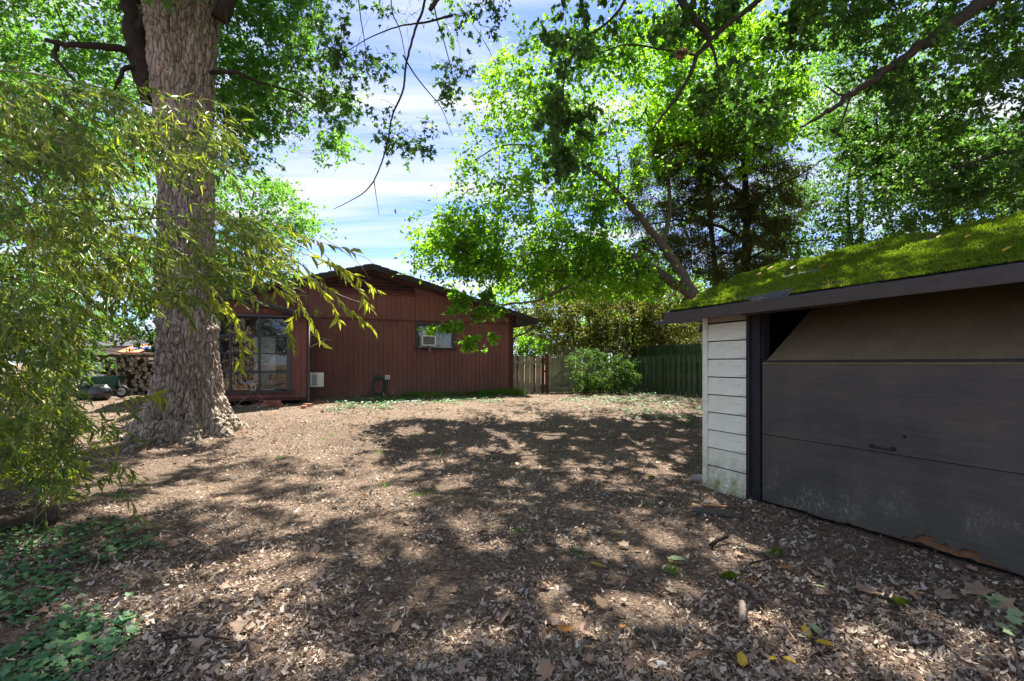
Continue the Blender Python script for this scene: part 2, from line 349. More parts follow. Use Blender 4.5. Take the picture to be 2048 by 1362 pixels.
def bark_mat():
    m, t, b = mat("big_maple_bark", .95, .12)
    # grey plates parted by dark fissures
    nn = nd(t, "ShaderNodeTexNoise"); nn.inputs["Scale"].default_value = 3.5; nn.inputs["Detail"].default_value = 4
    t.links.new(mapping(t, (1, 1, .5)), nn.inputs["Vector"])
    sc = nd(t, "ShaderNodeVectorMath", operation='SCALE'); sc.inputs[3].default_value = .9; t.links.new(nn.outputs["Color"], sc.inputs[0])
    ad = nd(t, "ShaderNodeVectorMath", operation='ADD'); t.links.new(mapping(t, (15, 15, 3.2)), ad.inputs[0]); t.links.new(sc.outputs[0], ad.inputs[1])
    vo = nd(t, "ShaderNodeTexVoronoi", feature='DISTANCE_TO_EDGE'); vo.inputs["Scale"].default_value = 1; t.links.new(ad.outputs[0], vo.inputs["Vector"])
    vc = nd(t, "ShaderNodeTexVoronoi"); vc.inputs["Scale"].default_value = 1; t.links.new(ad.outputs[0], vc.inputs["Vector"])
    n = noise(t, mapping(t, (9, 9, 1.8)), 1.4, 10, .72, 1.0); f = noise(t, mapping(t, (1, 1, .35)), 70, 6, .75)
    big = noise(t, mapping(t, (1, 1, .5)), 1.6, 4, .6)
    c = ramp(t, n, [(.30, (.20, .15, .115)), (.46, (.36, .29, .235)), (.58, (.52, .44, .37)), (.74, (.74, .66, .58))])
    c = mix(t, .4, c, ramp(t, f, [(.32, (.17, .13, .10)), (.68, (.66, .57, .49))]))
    sp = nd(t, "ShaderNodeSeparateXYZ"); t.links.new(vc.outputs["Color"], sp.inputs[0])
    c = mix(t, 1.0, c, ramp(t, sp.outputs[0], [(0, (.84, .83, .82)), (1, (1.15, 1.15, 1.15))]), 'MULTIPLY')
    c = mix(t, ramp(t, vo.outputs["Distance"], [(.0, (.9, .9, .9)), (.07, (.25, .25, .25)), (.14, (0, 0, 0))]), c, (.06, .045, .035))
    c = mix(t, 1.0, c, ramp(t, big, [(.3, (.74, .72, .70)), (.7, (1.15, 1.13, 1.1))]), 'MULTIPLY')
    s = noise(t, mapping(t, (2.2, 2.2, .8)), 1.3, 4, .6)
    c = mix(t, ramp(t, s, [(.60, (0, 0, 0)), (.72, (.7, .7, .7))]), c, (.14, .075, .045))
    g = noise(t, mapping(t, (1, 1, 1)), 1.1, 4, .6)
    c = mix(t, ramp(t, g, [(.56, (0, 0, 0)), (.75, (.4, .4, .4))]), c, (.13, .15, .07))
    t.links.new(c, b.inputs["Base Color"])
    mn = nd(t, "ShaderNodeMath", operation='MINIMUM'); t.links.new(vo.outputs["Distance"], mn.inputs[0]); mn.inputs[1].default_value = .16
    m3 = nd(t, "ShaderNodeMath", operation='MULTIPLY_ADD'); t.links.new(mn.outputs[0], m3.inputs[0]); m3.inputs[1].default_value = 5; t.links.new(f, m3.inputs[2])
    bump(t, b, m3.outputs[0], .8, .03)
    return m
M['bark'] = bark_mat()
def siding_white():
    m, t, b = mat("white_clapboard_paint", .6, .3); v = mapping(t, (1, 1, 1))
    n = noise(t, mapping(t, (3, 3, 9)), 1.4, 6, .65)
    c = ramp(t, n, [(.3, (.74, .74, .58)), (.7, (.86, .85, .71))])
    st = noise(t, mapping(t, (1.2, 1.2, 7)), 2.2, 6, .7)
    c = mix(t, ramp(t, st, [(.55, (0, 0, 0)), (.78, (.5, .5, .5))]), c, (.33, .29, .2))
    # green algae grown on the bottom boards (damp from the ground), by true height
    g = nd(t, "ShaderNodeNewGeometry"); s = nd(t, "ShaderNodeSeparateXYZ"); t.links.new(g.outputs["Position"], s.inputs[0])
    al = nd(t, "ShaderNodeMapRange"); al.inputs["From Min"].default_value = .55; al.inputs["From Max"].default_value = .1; t.links.new(s.outputs[2], al.inputs[0])
    a2 = ramp(t, noise(t, v, 7, 7, .72), [(.36, (0, 0, 0)), (.68, (1, 1, 1))])
    mm = nd(t, "ShaderNodeMath", operation='MULTIPLY'); t.links.new(al.outputs[0], mm.inputs[0]); t.links.new(a2, mm.inputs[1])
    c = mix(t, mm.outputs[0], c, (.20, .20, .055))
    sp = ramp(t, noise(t, v, 26, 3, .5), [(.70, (0, 0, 0)), (.74, (.8, .8, .8))]); c = mix(t, sp, c, (.12, .09, .06))
    t.links.new(c, b.inputs["Base Color"]); bump(t, b, n, .12, .004); return m
M['clap'] = siding_white()
M['clapstain'] = plain("stained_frieze_board", (.35, .30, .25), .8, .2, .35, 7, .15, stretch=(1, 1, 3))
def door_mat():
    m, t, b = mat("charcoal_garage_door_paint", .55, .3)
    v = mapping(t, (2, 2, 38)); n = noise(t, v, 1.0, 7, .7, .2); big = noise(t, mapping(t, (1, 1, 1)), 1.7, 5, .6)
    c = ramp(t, n, [(.3, (.060, .054, .047)), (.7, (.092, .082, .068))])
    c = mix(t, 1.0, c, ramp(t, big, [(.3, (.7, .72, .78)), (.7, (1.3, 1.25, 1.15))]), 'MULTIPLY')
    co = t.nodes.new("ShaderNodeTexCoord"); s = nd(t, "ShaderNodeSeparateXYZ"); t.links.new(co.outputs["Object"], s.inputs[0])
    # flaking paint: vertical-grain chips, strongest near the bottom edge, in clumps along the door
    low = nd(t, "ShaderNodeMapRange"); low.inputs["From Min"].default_value = .62; low.inputs["From Max"].default_value = .12; t.links.new(s.outputs[2], low.inputs[0])
    cl = ramp(t, noise(t, mapping(t, (1, 1, .9)), 3.4, 5, .6), [(.48, (0, 0, 0)), (.60, (1, 1, 1))])
    ch = ramp(t, noise(t, mapping(t, (1, 1, .5)), 30, 9, .82), [(.50, (0, 0, 0)), (.62, (1, 1, 1))])
    a = nd(t, "ShaderNodeMath", operation='MULTIPLY'); t.links.new(low.outputs[0], a.inputs[0]); t.links.new(cl, a.inputs[1])
    a2 = nd(t, "ShaderNodeMath", operation='MULTIPLY'); t.links.new(a.outputs[0], a2.inputs[0]); t.links.new(ch, a2.inputs[1])
    c = mix(t, a2.outputs[0], c, (.30, .28, .22))
    rw = ramp(t, noise(t, mapping(t, (.7, 1, 2.2)), 2.1, 6, .7), [(.52, (0, 0, 0)), (.70, (.55, .55, .55))]); c = mix(t, rw, c, (.105, .085, .06))
    # chalky scuffs higher up
    sc = ramp(t, noise(t, mapping(t, (1, 1, .6)), 5.0, 8, .8), [(.60, (0, 0, 0)), (.85, (.55, .55, .55))]); c = mix(t, sc, c, (.16, .16, .155))
    dots = ramp(t, noise(t, mapping(t, (1, 1, 1)), 34, 2, .5), [(.775, (0, 0, 0)), (.79, (1, 1, 1))]); c = mix(t, dots, c, (.4, .38, .33))
    t.links.new(c, b.inputs["Base Color"]); bump(t, b, n, .25, .004)
    t.links.new(ramp(t, big, [(.3, (.45, .45, .45)), (.7, (.7, .7, .7))]), b.inputs["Roughness"]); return m
M['door'] = door_mat()
M['rawdoor'] = plain("bare_khaki_plywood", (.19, .15, .085), .7, .2, .25, 3, .1, rnd=0, stretch=(1, 3, 1))
M['rot'] = plain("rotten_orange_plywood", (.19, .10, .05), .9, .1, .5, 18, .6, stretch=(1, 1, 3))
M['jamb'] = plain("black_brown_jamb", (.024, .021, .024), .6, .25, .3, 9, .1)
M['fascia'] = plain("dark_taupe_fascia", (.062, .050, .043), .6, .3, .25, 5, .08, stretch=(1, 1, 3))
def moss_mat():
    m, t, b = mat("roof_moss", .98, .03); v = mapping(t, (1, 1, 1))
    n = noise(t, v, 5, 6, .65); f = noise(t, v, 55, 4, .7)
    c = ramp(t, n, [(.30, (.05, .09, .014)), (.48, (.095, .155, .016)), (.65, (.15, .21, .018)), (.8, (.21, .25, .025))])
    c = mix(t, .5, c, ramp(t, f, [(.3, (.04, .07, .01)), (.7, (.19, .24, .025))]))
    dd_ = noise(t, v, 2.6, 6, .7); c = mix(t, ramp(t, dd_, [(.50, (0, 0, 0)), (.64, (.85, .85, .85))]), c, (.11, .09, .035))
    t.links.new(c, b.inputs["Base Color"]); bump(t, b, f, 1.0, .03); return m
M['moss'] = moss_mat()
def glass_mat():
    m = bpy.data.materials.new("window_glass"); m.use_nodes = True; t = m.node_tree; t.nodes.remove(t.nodes["Principled BSDF"])
    tr = t.nodes.new("ShaderNodeBsdfTransparent"); tr.inputs[0].default_value = (.82, .86, .86, 1)
    gl = t.nodes.new("ShaderNodeBsdfGlossy"); gl.inputs["Roughness"].default_value = .02
    fr = t.nodes.new("ShaderNodeFresnel"); fr.inputs[0].default_value = 1.6
    ms = t.nodes.new("ShaderNodeMixShader"); t.links.new(fr.outputs[0], ms.inputs[0]); t.links.new(tr.outputs[0], ms.inputs[1]); t.links.new(gl.outputs[0], ms.inputs[2])
    t.links.new(ms.outputs[0], t.nodes["Material Output"].inputs[0]); return m
M['glass'] = glass_mat()
# ------------------------------------------------------------------ ground sheet
def axis_pts(lo, hi, fine, far, k):
    a = list(np.arange(lo, hi, fine)); s = fine
    while a[-1] < far: s *= k; a.append(a[-1] + s)
    s = fine
    while a[0] > -far: s *= k; a.insert(0, a[0] - s)
    return np.array(a)
gxs = axis_pts(-9, 9, .10, 500, 1.25); gys = axis_pts(.5, 20, .10, 500, 1.25)
GX, GY = np.meshgrid(gxs, gys); GZ = gz(GX, GY)
near = sstep(14, 9, np.abs(GX)) * sstep(22, 18, GY) * sstep(-3, .5, GY)
GZ = GZ + near * (.022 * (fbm(np.stack([GX * 3.1, GY * 3.1, GX * 0], -1), 4, 9) - .5) * 2)
gv = np.stack([GX.ravel(), GY.ravel(), GZ.ravel()], 1); nx, ny = len(gxs), len(gys)
ii = (np.arange(ny - 1)[:, None] * nx + np.arange(nx - 1)[None, :]).ravel()
gnd = link("ground", mesh_np("ground", gv, np.stack([ii, ii + 1, ii + nx + 1, ii + nx], 1), True), M['ground'])
tag(gnd, kind="structure")

# ------------------------------------------------------------------ red-brown house: local x along the gable wall (t), y away from the camera (d)
HP = (-5.97, 15.0); HA = math.atan2(.374, .927); he = (math.cos(HA), math.sin(HA)); hn = (-he[1], he[0])
def hpt(px, d=0.0):
    r = (px - 1024) / 1000
    return (r * (HP[1] + hn[1] * d) - HP[0] - hn[0] * d) / (he[0] - he[1] * r)
def hz_(px, py, d=0.0):
    t = hpt(px, d); Y = HP[1] + he[1] * t + hn[1] * d
    return 1.5 - (py - 727) / 1000 * Y
def hw(t, d, z=0): return Vector((HP[0] + he[0] * t + hn[0] * d, HP[1] + he[1] * t + hn[1] * d, z))
house = empty("house", (HP[0], HP[1], 0), HA, "low red-brown gabled house with a window bay, beyond the big tree", "house")
RT, RZ, SL, EV = 1.69, 4.55, .269, 3.04          # ridge position and height, slope
T0, T1 = -3.06, 6.44; ZB = 2.87
def roofz(t): return RZ - SL * abs(t - RT)
lo_z = .36
# plywood siding: grooved vertical strips of real relief, below and above the horizontal flashing line
def siding(x0, x1, zlo, ztop, y, name, parent, step=.152, th=.03, mt='red'):
    mb = MB(); n = max(1, round((x1 - x0) / step)); st = (x1 - x0) / n
    mb.prism([(x0, zlo)] + [(x1, zlo)] + [(x1, ztop(x1) - .004)] + ([(RT, ztop(RT) - .004)] if x0 < RT < x1 and ztop(RT) > ztop(x1) + .01 and ztop(RT) > ztop(x0) + .01 else []) + [(x0, ztop(x0) - .004)], y + th * .55, y + .12)
    for i in range(n):
        a, b = x0 + i * st + .006, x0 + (i + 1) * st - .006
        j = random.uniform(-.0015, .0015)
        poly = [(a, zlo + .004), (b, zlo + .004), (b, ztop(b) - .008)]
        if a < RT < b and ztop(RT) > max(ztop(a), ztop(b)): poly.append((RT, ztop(RT) - .008))
        poly.append((a, ztop(a) - .008))
        mb.prism(poly, y + j, y + th)
    return mb.build(name, M[mt], parent)
WX0, WX1 = hpt(833), hpt(908); WZ0, WZ1 = hz_(870, 696), hz_(870, 650)
flat = lambda z: (lambda t: z)
lw = siding(T0, WX0, lo_z, flat(ZB), 0, "lower_wall", house)
siding(WX1, T1, lo_z, flat(ZB), 0, "lower_wall", house)
siding(WX0, WX1, lo_z, flat(WZ0), 0, "lower_wall", house)
siding(WX0, WX1, WZ1, flat(ZB), 0, "lower_wall", house)
siding(T0, T1, ZB + .012, lambda t: roofz(t) - .10, -.022, "gable_wall", house)
MB().box(T0 - .02, T1 + .02, -.034, -.0235, ZB - .012, ZB + .03).build("flashing_strip", M['redtrim'], house)
MB().box(T1 - .10, T1 + .03, -.048, -.036, lo_z, 3.12).build("corner_board", M['redtrim'], house)
# the far walls so that the house is a closed body
mb = MB(); mb.box(T0, T0 + .1, .122, 7.9, lo_z, 3.0); mb.box(T1 - .1, T1, .122, 7.9, lo_z, 3.0); mb.box(T0, T1, 7.9, 8, lo_z, 3.0)
mb.build("rear_wall", M['red'], house)
MB().box(T0 + .03, T1 - .03, .03, .11, -.2, lo_z - .002).build("foundation", M['stone'], house)
# roof: two shingled slopes with rake boards and boxed eaves
for sgn, nm in ((-1, "roof"), (1, "roof")):
    te = RT + sgn * 5.6
    ro = MB(); n = 22
    for k in range(n):            # overlapping shingle courses
        a = RT + sgn * 5.62 * k / n; b = RT + sgn * 5.62 * (k + 1) / n
        za, zb = roofz(a) + .012, roofz(b) + .034
        ro.prism([(a, za), (b, zb), (b, zb - .05), (a, za - .03)], -.36, 8.3)
    r_ = ro.build(nm, M['shingle'], house)
    rk = MB(); rk.prism([(RT, RZ - .02), (te, roofz(te) - .02), (te, roofz(te) - .15), (RT, RZ - .16)], -.345, -.31)
    rk.build("rake_board", M['trim'], house)
    sf = MB(); sf.prism([(RT, RZ - .03), (te, roofz(te) - .03), (te, roofz(te) - .06), (RT, RZ - .06)], -.308, 8.2)
    sf.build("soffit", M['trim'], house)
    ed = MB(); ed.box(*sorted((te - sgn * .02, te + sgn * .01)), -.30, 8.2, roofz(te) - .16, roofz(te) - .035)
    ed.build("fascia", M['trim'], house)
# boxed eave return at the right end and the two mouldings under the rake
te = RT + 5.6
rt = MB(); rt.prism([(T1 + .03, roofz(T1) - .07), (te - .03, roofz(te) - .07), (te - .03, roofz(te) - .16), (T1 + .03, roofz(te) - .24)], -.30, -.04)
rt.build("eave_return", M['trim'], house)
rt = MB(); 
for sgn in (-1, 1):
    te_ = RT + sgn * 4.9
    rt.prism([(RT, roofz(RT) - .165), (te_, roofz(te_) - .165), (te_, roofz(te_) - .235), (RT, roofz(RT) - .235)], -.060, -.026)
rt.build("frieze_board", M['redtrim'], house)
gt = MB(); gt.tube(curve_pts([(te - .1, -.22, 2.92), (te - .14, -.20, 2.74), (te - .42, -.12, 2.56), (T1 + .07, -.02, 2.40), (T1 + .06, .05, 2.2)], 6), .034, 8)
gt.build("downspout_elbow", M['brownpipe'], house, smooth=True)
# triangular gable vent with deep slats
vz = 3.74; gv_ = empty("gable_vent", (0, 0, 0)); gv_.parent = house
MB().box(RT - 1.42, RT + 1.42, -.085, -.045, vz - .07, vz).build("vent_frame", M['redtrim'], gv_)
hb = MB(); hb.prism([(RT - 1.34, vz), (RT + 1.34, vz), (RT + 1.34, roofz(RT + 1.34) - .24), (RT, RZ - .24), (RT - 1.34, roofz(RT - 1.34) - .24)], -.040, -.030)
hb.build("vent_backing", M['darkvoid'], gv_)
for k in range(6):
    z = vz + .012 + k * .098; hw_ = min(1.33, (RZ - .27 - z - .07) / SL)
    if hw_ < .12: break
    MB().add([(RT - hw_, -.10, z), (RT + hw_, -.10, z), (RT + hw_ * .985, -.046, z + .078), (RT - hw_ * .985, -.046, z + .078),
              (RT - hw_, -.088, z - .008), (RT + hw_, -.088, z - .008), (RT + hw_ * .985, -.041, z + .066), (RT - hw_ * .985, -.041, z + .066)],
             [(0, 1, 2, 3), (7, 6, 5, 4), (4, 5, 1, 0), (3, 2, 6, 7), (0, 3, 7, 4), (1, 5, 6, 2)]).build("slat", M['redtrim'], gv_)
MB().tube([(3.05, 2.2, 4.1), (3.05, 2.2, 4.75)], .035, 8).build("vent_pipe", M['trim'], house)
MB().tube([(-.6, 3.2, 3.8), (-.6, 3.2, 4.62)], .04, 8).build("vent_pipe", M['trim'], house)
# small window
wn = empty("window", (0, 0, 0)); wn.parent = house
f = MB(); x0, x1, z0, z1 = WX0, WX1, WZ0, WZ1
f.box(x0 - .03, x0 + .06, -.05, .05, z0, z1); f.box(x1 - .06, x1 + .03, -.05, .05, z0, z1)
f.box(x0 - .03, x1 + .03, -.052, .05, z1, z1 + .07); f.box(x0 + .06, x1 - .06, .0, .03, z0 + .02, z0 + .07); f.box(x0 + .06, x1 - .06, .0, .03, z1 - .05, z1 - .002)
f.build("frame", M['frame'], wn, bevel=.004)
MB().box(x0 - .06, x1 + .06, -.10, .05, z0 - .06, z0 - .002).build("sill", M['trim'], wn, bevel=.004)
MB().box(x0 + .06, x1 - .06, -.005, .0, z0 + .02, z0 + .055).build("track", M['white'], wn)
MB().box(x0 + .06, x1 - .06, .032, .038, z0 + .07, z1 - .05).build("pane", M['glass'], wn)
cu = MB(); n = 34; xs = np.linspace(x0 + .06, x1 - .06, n); V = []
for z in (z0 + .05, z1 - .03):
    for i, x in enumerate(xs): V.append((x, .09 + .022 * math.sin(i * 1.7), z))
cu.add(V, [(i, i + 1, n + i + 1, n + i) for i in range(n - 1)]); cu.build("curtain", M['curtain'], wn, smooth=True)
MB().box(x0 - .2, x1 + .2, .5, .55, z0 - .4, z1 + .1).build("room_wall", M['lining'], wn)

# ------------------------------------------------------------------ window bay built out from the house wall (d = -1.5)
D = -1.5; BX1 = hpt(613.5, D); BX0 = -2.78; BF = 1.5
bz0 = hz_(520, 796, D); gx = lambda px: hpt(px, D); zz = lambda px, py: hz_(px, py, D)
btop_r = zz(621, 634); br = -1.9; bsl = .245
def bayroof(t): return btop_r + .02 + bsl * (BX1 + .15 - t) if t > br else btop_r + .02 + bsl * (BX1 + .15 - br) - bsl * (br - t)
wx1 = gx(578); wx0 = -2.35; wz0 = zz(520, 782); wz1 = zz(520, 634)
flatb = lambda z: (lambda t: z)
siding(BX0, wx0, bz0, lambda t: bayroof(t) - .1, D, "bay_wall", house)
siding(wx1, BX1, bz0, lambda t: bayroof(t) - .1, D, "bay_wall", house)
siding(wx0, wx1, bz0, flatb(wz0), D, "bay_wall", house)
siding(wx0, wx1, wz1, lambda t: min(bayroof(t), bayroof(br)) - .1, D, "bay_wall", house)
MB().box(BX1 - .10, BX1 - .002, D + .122, -.036, bz0, bayroof(BX1) - .1).build("bay_side_wall", M['red'], house); MB().box(BX0, BX0 + .1, D + .122, -.036, bz0, bayroof(BX0) - .1).build("bay_side_wall", M['red'], house)
MB().box(BX0, BX1, D + .002, -.05, bz0 - .07, bz0 - .003).build("bay_floor", M['redtrim'], house)
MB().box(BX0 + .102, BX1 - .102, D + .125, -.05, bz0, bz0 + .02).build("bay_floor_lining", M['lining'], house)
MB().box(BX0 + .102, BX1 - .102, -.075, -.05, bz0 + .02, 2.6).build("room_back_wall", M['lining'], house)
for t, nm in ((BX1 - .14, 0), (-1.5, 0), (BX0 + .1, 0)):
    MB().box(t, t + .11, D + .03, D + .14, .28, bz0 - .072).build("bay_post", M['trim'], house)
ro = MB()
for k in range(10):
    a = br + (BX1 + .15 - br) * k / 10; b = br + (BX1 + .15 - br) * (k + 1) / 10
    ro.prism([(a, bayroof(a) + .01), (b, bayroof(b) + .03), (b, bayroof(b) - .02), (a, bayroof(a) - .03)], D - .32, -.062)
    a = br - (br - BX0 + .25) * k / 10; b = br - (br - BX0 + .25) * (k + 1) / 10
    ro.prism([(a, bayroof(a) + .01), (b, bayroof(b) + .03), (b, bayroof(b) - .02), (a, bayroof(a) - .03)], D - .32, -.062)
ro.build("bay_roof", M['shingle'], house)
rk = MB(); e2 = BX1 + .15
rk.prism([(br, bayroof(br) - .025), (e2, bayroof(e2) - .025), (e2, bayroof(e2) - .12), (br, bayroof(br) - .12)], D - .30, D - .265)
rk.build("bay_rake_board", M['trim'], house)
rk = MB(); e3 = BX0 - .25
rk.prism([(br, bayroof(br) - .025), (e3, bayroof(e3) - .025), (e3, bayroof(e3) - .12), (br, bayroof(br) - .12)], D - .30, D - .265)
rk.build("bay_rake_board", M['trim'], house)
# big grid window
bw = empty("bay_window", (0, 0, 0)); bw.parent = house
f = MB(); yb, yf = D + .05, D - .045
f.box(wx0 - .02, wx0 + .05, yf, yb, wz0, wz1); f.box(wx1 - .06, wx1 + .05, yf, yb, wz0, wz1); f.box(wx0 - .02, wx1 + .05, yf - .003, yb, wz1, wz1 + .07)
mx_ = [gx(460.5), gx(519)]; mz_ = [zz(520, 672.5), zz(520, 707), zz(520, 744)]
f.build("frame", M['frame'], bw, bevel=.004)
for m in mx_: MB().box(m - .03, m + .03, D - .03, D + .04, wz0, wz1).build("mullion", M['frame'], bw, bevel=.003)
xs = [wx0 + .05, mx_[0] - .03, mx_[0] + .03, mx_[1] - .03, mx_[1] + .03, wx1 - .06]
for k, z in enumerate(mz_):
    h = .034 if k == 2 else .02
    for i in (0, 2, 4): MB().box(xs[i], xs[i + 1], D - .024, D + .036, z - h, z + h).build("muntin", M['frame'], bw, bevel=.003)
zs = [wz0] + [z for z in sorted(mz_)] + [wz1]
for i in (0, 2, 4):
    for k in range(4):
        MB().box(xs[i] + .003, xs[i + 1] - .003, D + .006, D + .012, zs[k] + .036, zs[k + 1] - .036).build("pane", M['glass'], bw)
MB().box(wx0 - .06, wx1 + .09, D - .09, D + .05, wz0 - .055, wz0 - .003).build("sill", M['frame'], bw, bevel=.004)
SH = MB().box(wx0, wx1, D + .13, D + .55, wz0 - .03, wz0 + .005).build("window_shelf", M['rawboard'], house)
MB().tube([(BX1 + .05, D - .03, bayroof(BX1) - .14), (BX1 + .05, D - .03, .52)] + [(BX1 + .06, D - .05, .46), (BX1 + .14, D - .12, .42), (BX1 + .26, D - .18, .40)], .036, 10).build("downspout", M['brownpipe'], house, smooth=True)
# side window awning sash pushed open on its bracket (side wall of the bay)
aw = empty("awning_sash", (0, 0, 0)); aw.parent = house
az = hz_(622, 667, -1.0)
MB().add([(BX1 + .01, -1.25, az), (BX1 + .01, -.55, az), (BX1 + .62, -.55, az - .19), (BX1 + .62, -1.25, az - .19),
          (BX1 + .01, -1.25, az - .035), (BX1 + .01, -.55, az - .035), (BX1 + .62, -.55, az - .215), (BX1 + .62, -1.25, az - .215)],
         [(0, 3, 2, 1), (4, 5, 6, 7), (0, 4, 7, 3), (1, 2, 6, 5), (3, 7, 6, 2), (0, 1, 5, 4)]).build("sash_board", M['rawboard'], aw)
MB().tube([(BX1 + .01, -1.2, az - .42), (BX1 + .5, -1.2, az - .17)], .022, 6).build("stay_bar", M['rawboard'], aw)

def hchild(name, label, cat, t, d, z, rz=0, group=None):
    p = hw(t, d, z); return empty(name, p, HA + rz, label, cat, group)
# air conditioner in the small window
ac = hchild("air_conditioner", "grey faced air conditioner in the small window behind the green bough", "air conditioner", hpt(857, -.25), 0, WZ0 + .06)
w_ = .225
MB().box(-w_, w_, -.30, .03, 0, .33).build("case", M['cream'], ac, bevel=.01)
fr = MB(); fr.box(-w_ + .0, -w_ + .035, -.318, -.302, .0, .33); fr.box(w_ - .035, w_, -.318, -.302, .0, .33); fr.box(-w_ + .035, w_ - .035, -.318, -.302, .295, .33); fr.box(-w_ + .035, w_ - .035, -.318, -.302, 0, .035)
fr.build("rim", M['white'], ac, bevel=.003)
MB().box(-w_ + .035, w_ - .035, -.306, -.302, .035, .295).build("grille", M['greyplastic'], ac)
fin = MB()
for k in range(16): fin.box(-w_ + .04, w_ - .04, -.312, -.307, .042 + k * .0155, .049 + k * .0155)
fin.build("fins", M['greyplastic'], ac)
MB().box(.02, .08, -.25, -.05, -.22, -.003).build("support_block", M['rawboard'], ac)
# air conditioner sticking out of the bay's side wall
ac = hchild("air_conditioner", "cream air conditioner with rounded edges sticking out of the bay side by the downspout", "air conditioner", BX1, -.95, hz_(630, 774, -1.1))
hh = hz_(630, 745, -1.1) - hz_(630, 774, -1.1)
MB().box(.003, .44, -.3, .3, 0, hh).build("case", M['cream'], ac, bevel=.025)
MB().box(.14, .26, -.306, -.302, .05, hh - .06).build("side_vent", M['greyplastic'], ac)
fin = MB()
for k in range(10): fin.box(.145, .255, -.312, -.308, .06 + k * .034, .075 + k * .034)
fin.build("vent_fins", M['steel'], ac)
# socket, hose, spigot
sk = hchild("outlet_box", "small white weatherproof outlet box beside the hose on the red wall", "outlet", hpt(774.5), 0, hz_(774, 754) - .07)
MB().box(-.075, .075, -.06, -.002, 0, .13).build("cover", M['white'], sk, bevel=.008)
m2 = MB(); m2.box(-.045, -.01, -.066, -.061, .04, .09); m2.box(.012, .045, -.066, -.061, .04, .09); m2.build("socket", M['greyplastic'], sk)
hs = hchild("garden_hose", "coiled dark green garden hose hanging on the red wall", "hose", hpt(757.5), -.05, hz_(757, 769))
for q in range(6):
    pts = []; rx = .19 + .012 * (q % 3) ; rzz = .27 + .014 * ((q * 2) % 3)
    for k in range(37):
        a = 2 * math.pi * k / 36; pts.append((rx * math.cos(a) + .01 * math.sin(a * 2 + q), -.012 - .017 * (q // 2) + .006 * math.sin(a * 3 + q), rzz * math.sin(a) - .012 * q))
    MB().tube(pts, .0135, 6, cap=False).build("coil", M['hose'], hs, smooth=True)
MB().tube(curve_pts([(.12, -.03, -.24), (.15, -.05, -.34), (.13, -.06, -.42)], 5), .013, 6).build("hose_end", M['white'], hs, smooth=True)
MB().box(-.05, .05, -.07, .046, .19, .235).build("hanger", M['metalgreen'], hs)
sp = hchild("spigot", "small brass wall tap low on the wall right of the hose", "tap", hpt(784), 0, hz_(784, 788))
MB().tube([(0, -.003, .05), (0, -.09, .05), (0, -.11, .0)], .016, 8).build("pipe", M['steel'], sp, smooth=True)
MB().tube([(-.03, -.06, .1), (.03, -.06, .1)], .012, 6).build("handle", M['steel'], sp)
# things inside the bay, on the window shelf
def onshelf(name, label, cat, px, y=D + .3): return hchild(name, label, cat, gx(px), y, wz0 + .007)
b = onshelf("cardboard_box", "amber yellow box at the left end of the bay window shelf", "box", 449)
MB().box(-.16, .12, -.1, .1, 0, .30).build("carton", M['amber'], b); MB().box(-.165, .125, -.105, .105, .301, .32).build("lid", M['paper'], b)
b = onshelf("cardboard_box", "orange box with dark top left of the middle mullion in the bay window", "box", 480)
MB().box(-.15, .16, -.12, .12, 0, .17).build("carton", M['orange'], b)
MB().add([(-.15, -.12, .171), (-.10, .0, .27), (.02, .0, .25), (.0, -.12, .175)], [(0, 1, 2, 3), (3, 2, 1, 0)]).build("flap", M['rawboard'], b)
b = onshelf("folded_cloth", "navy and white cloth lying over the orange box in the bay window", "cloth", 492, D + .34)
b.location.z += .18
mb = MB(); mb.box(-.12, .26, -.1, .1, 0, .05, 0, .012); mb.box(-.05, .24, -.09, .09, .052, .075, 1, .008); mb.build("folds", [M['blue'], M['paper']], b, bevel=.01)
b = onshelf("switch_box", "small cream electrical box with a cord hanging out of the bay window", "electrical box", 505, D + .24)
MB().box(-.07, .07, -.06, .06, 0, .20).build("case", M['cream'], b, bevel=.006); 
m2 = MB(); m2.box(-.035, -.012, -.066, -.061, .05, .12); m2.box(.012, .035, -.066, -.061, .05, .12); m2.build("socket", M['redink'], b)
b = onshelf("printed_box", "white box with red lettering in the right bay of the window shelf", "box", 532)
MB().box(-.16, .16, -.1, .1, 0, .22).build("carton", M['paper'], b)
pr = MB(); xx = -.14
while xx < .13:                      # illegible condensed red capitals, as far as the photograph shows them
    w = random.choice((.02, .026, .03)); pr.box(xx, xx + .008, -.1035, -.101, .05, .13); pr.box(xx + .008, xx + w, -.1035, -.101, .118, .13)
    if random.random() < .6: pr.box(xx + .008, xx + w, -.1035, -.101, .05, .06)
    if random.random() < .6: pr.box(xx + w - .007, xx + w, -.1035, -.101, .06, .118)
    xx += w + .008
pr.build("lettering", M['redink'], b)
b = onshelf("terracotta_pot", "tilted terracotta pot lying on top of the lettered box", "pot", 541); b.location.z += .235; b.rotation_euler[1] = .35
V = []; F = []
prof = [(.05, 0), (.085, .13), (.10, .135), (.10, .17), (.09, .17), (.075, .03), (0.001, .03)]
for r, z in prof: V += [(r * math.cos(2 * math.pi * k / 16), r * math.sin(2 * math.pi * k / 16), z) for k in range(16)]
F = [(i * 16 + k, i * 16 + (k + 1) % 16, (i + 1) * 16 + (k + 1) % 16, (i + 1) * 16 + k) for i in range(len(prof) - 1) for k in range(16)]
MB().add(V, F).build("rim_and_wall", M['orange'], b, smooth=True)
b = onshelf("crumpled_paper", "crumpled white paper scraps at the foot of the lettered box", "paper", 536, D + .17)
mb = MB()
for k in range(5): mb.box(-.1 + k * .045, -.07 + k * .045, -.02, .02, 0, .03 + .01 * (k % 2), 0, .008)
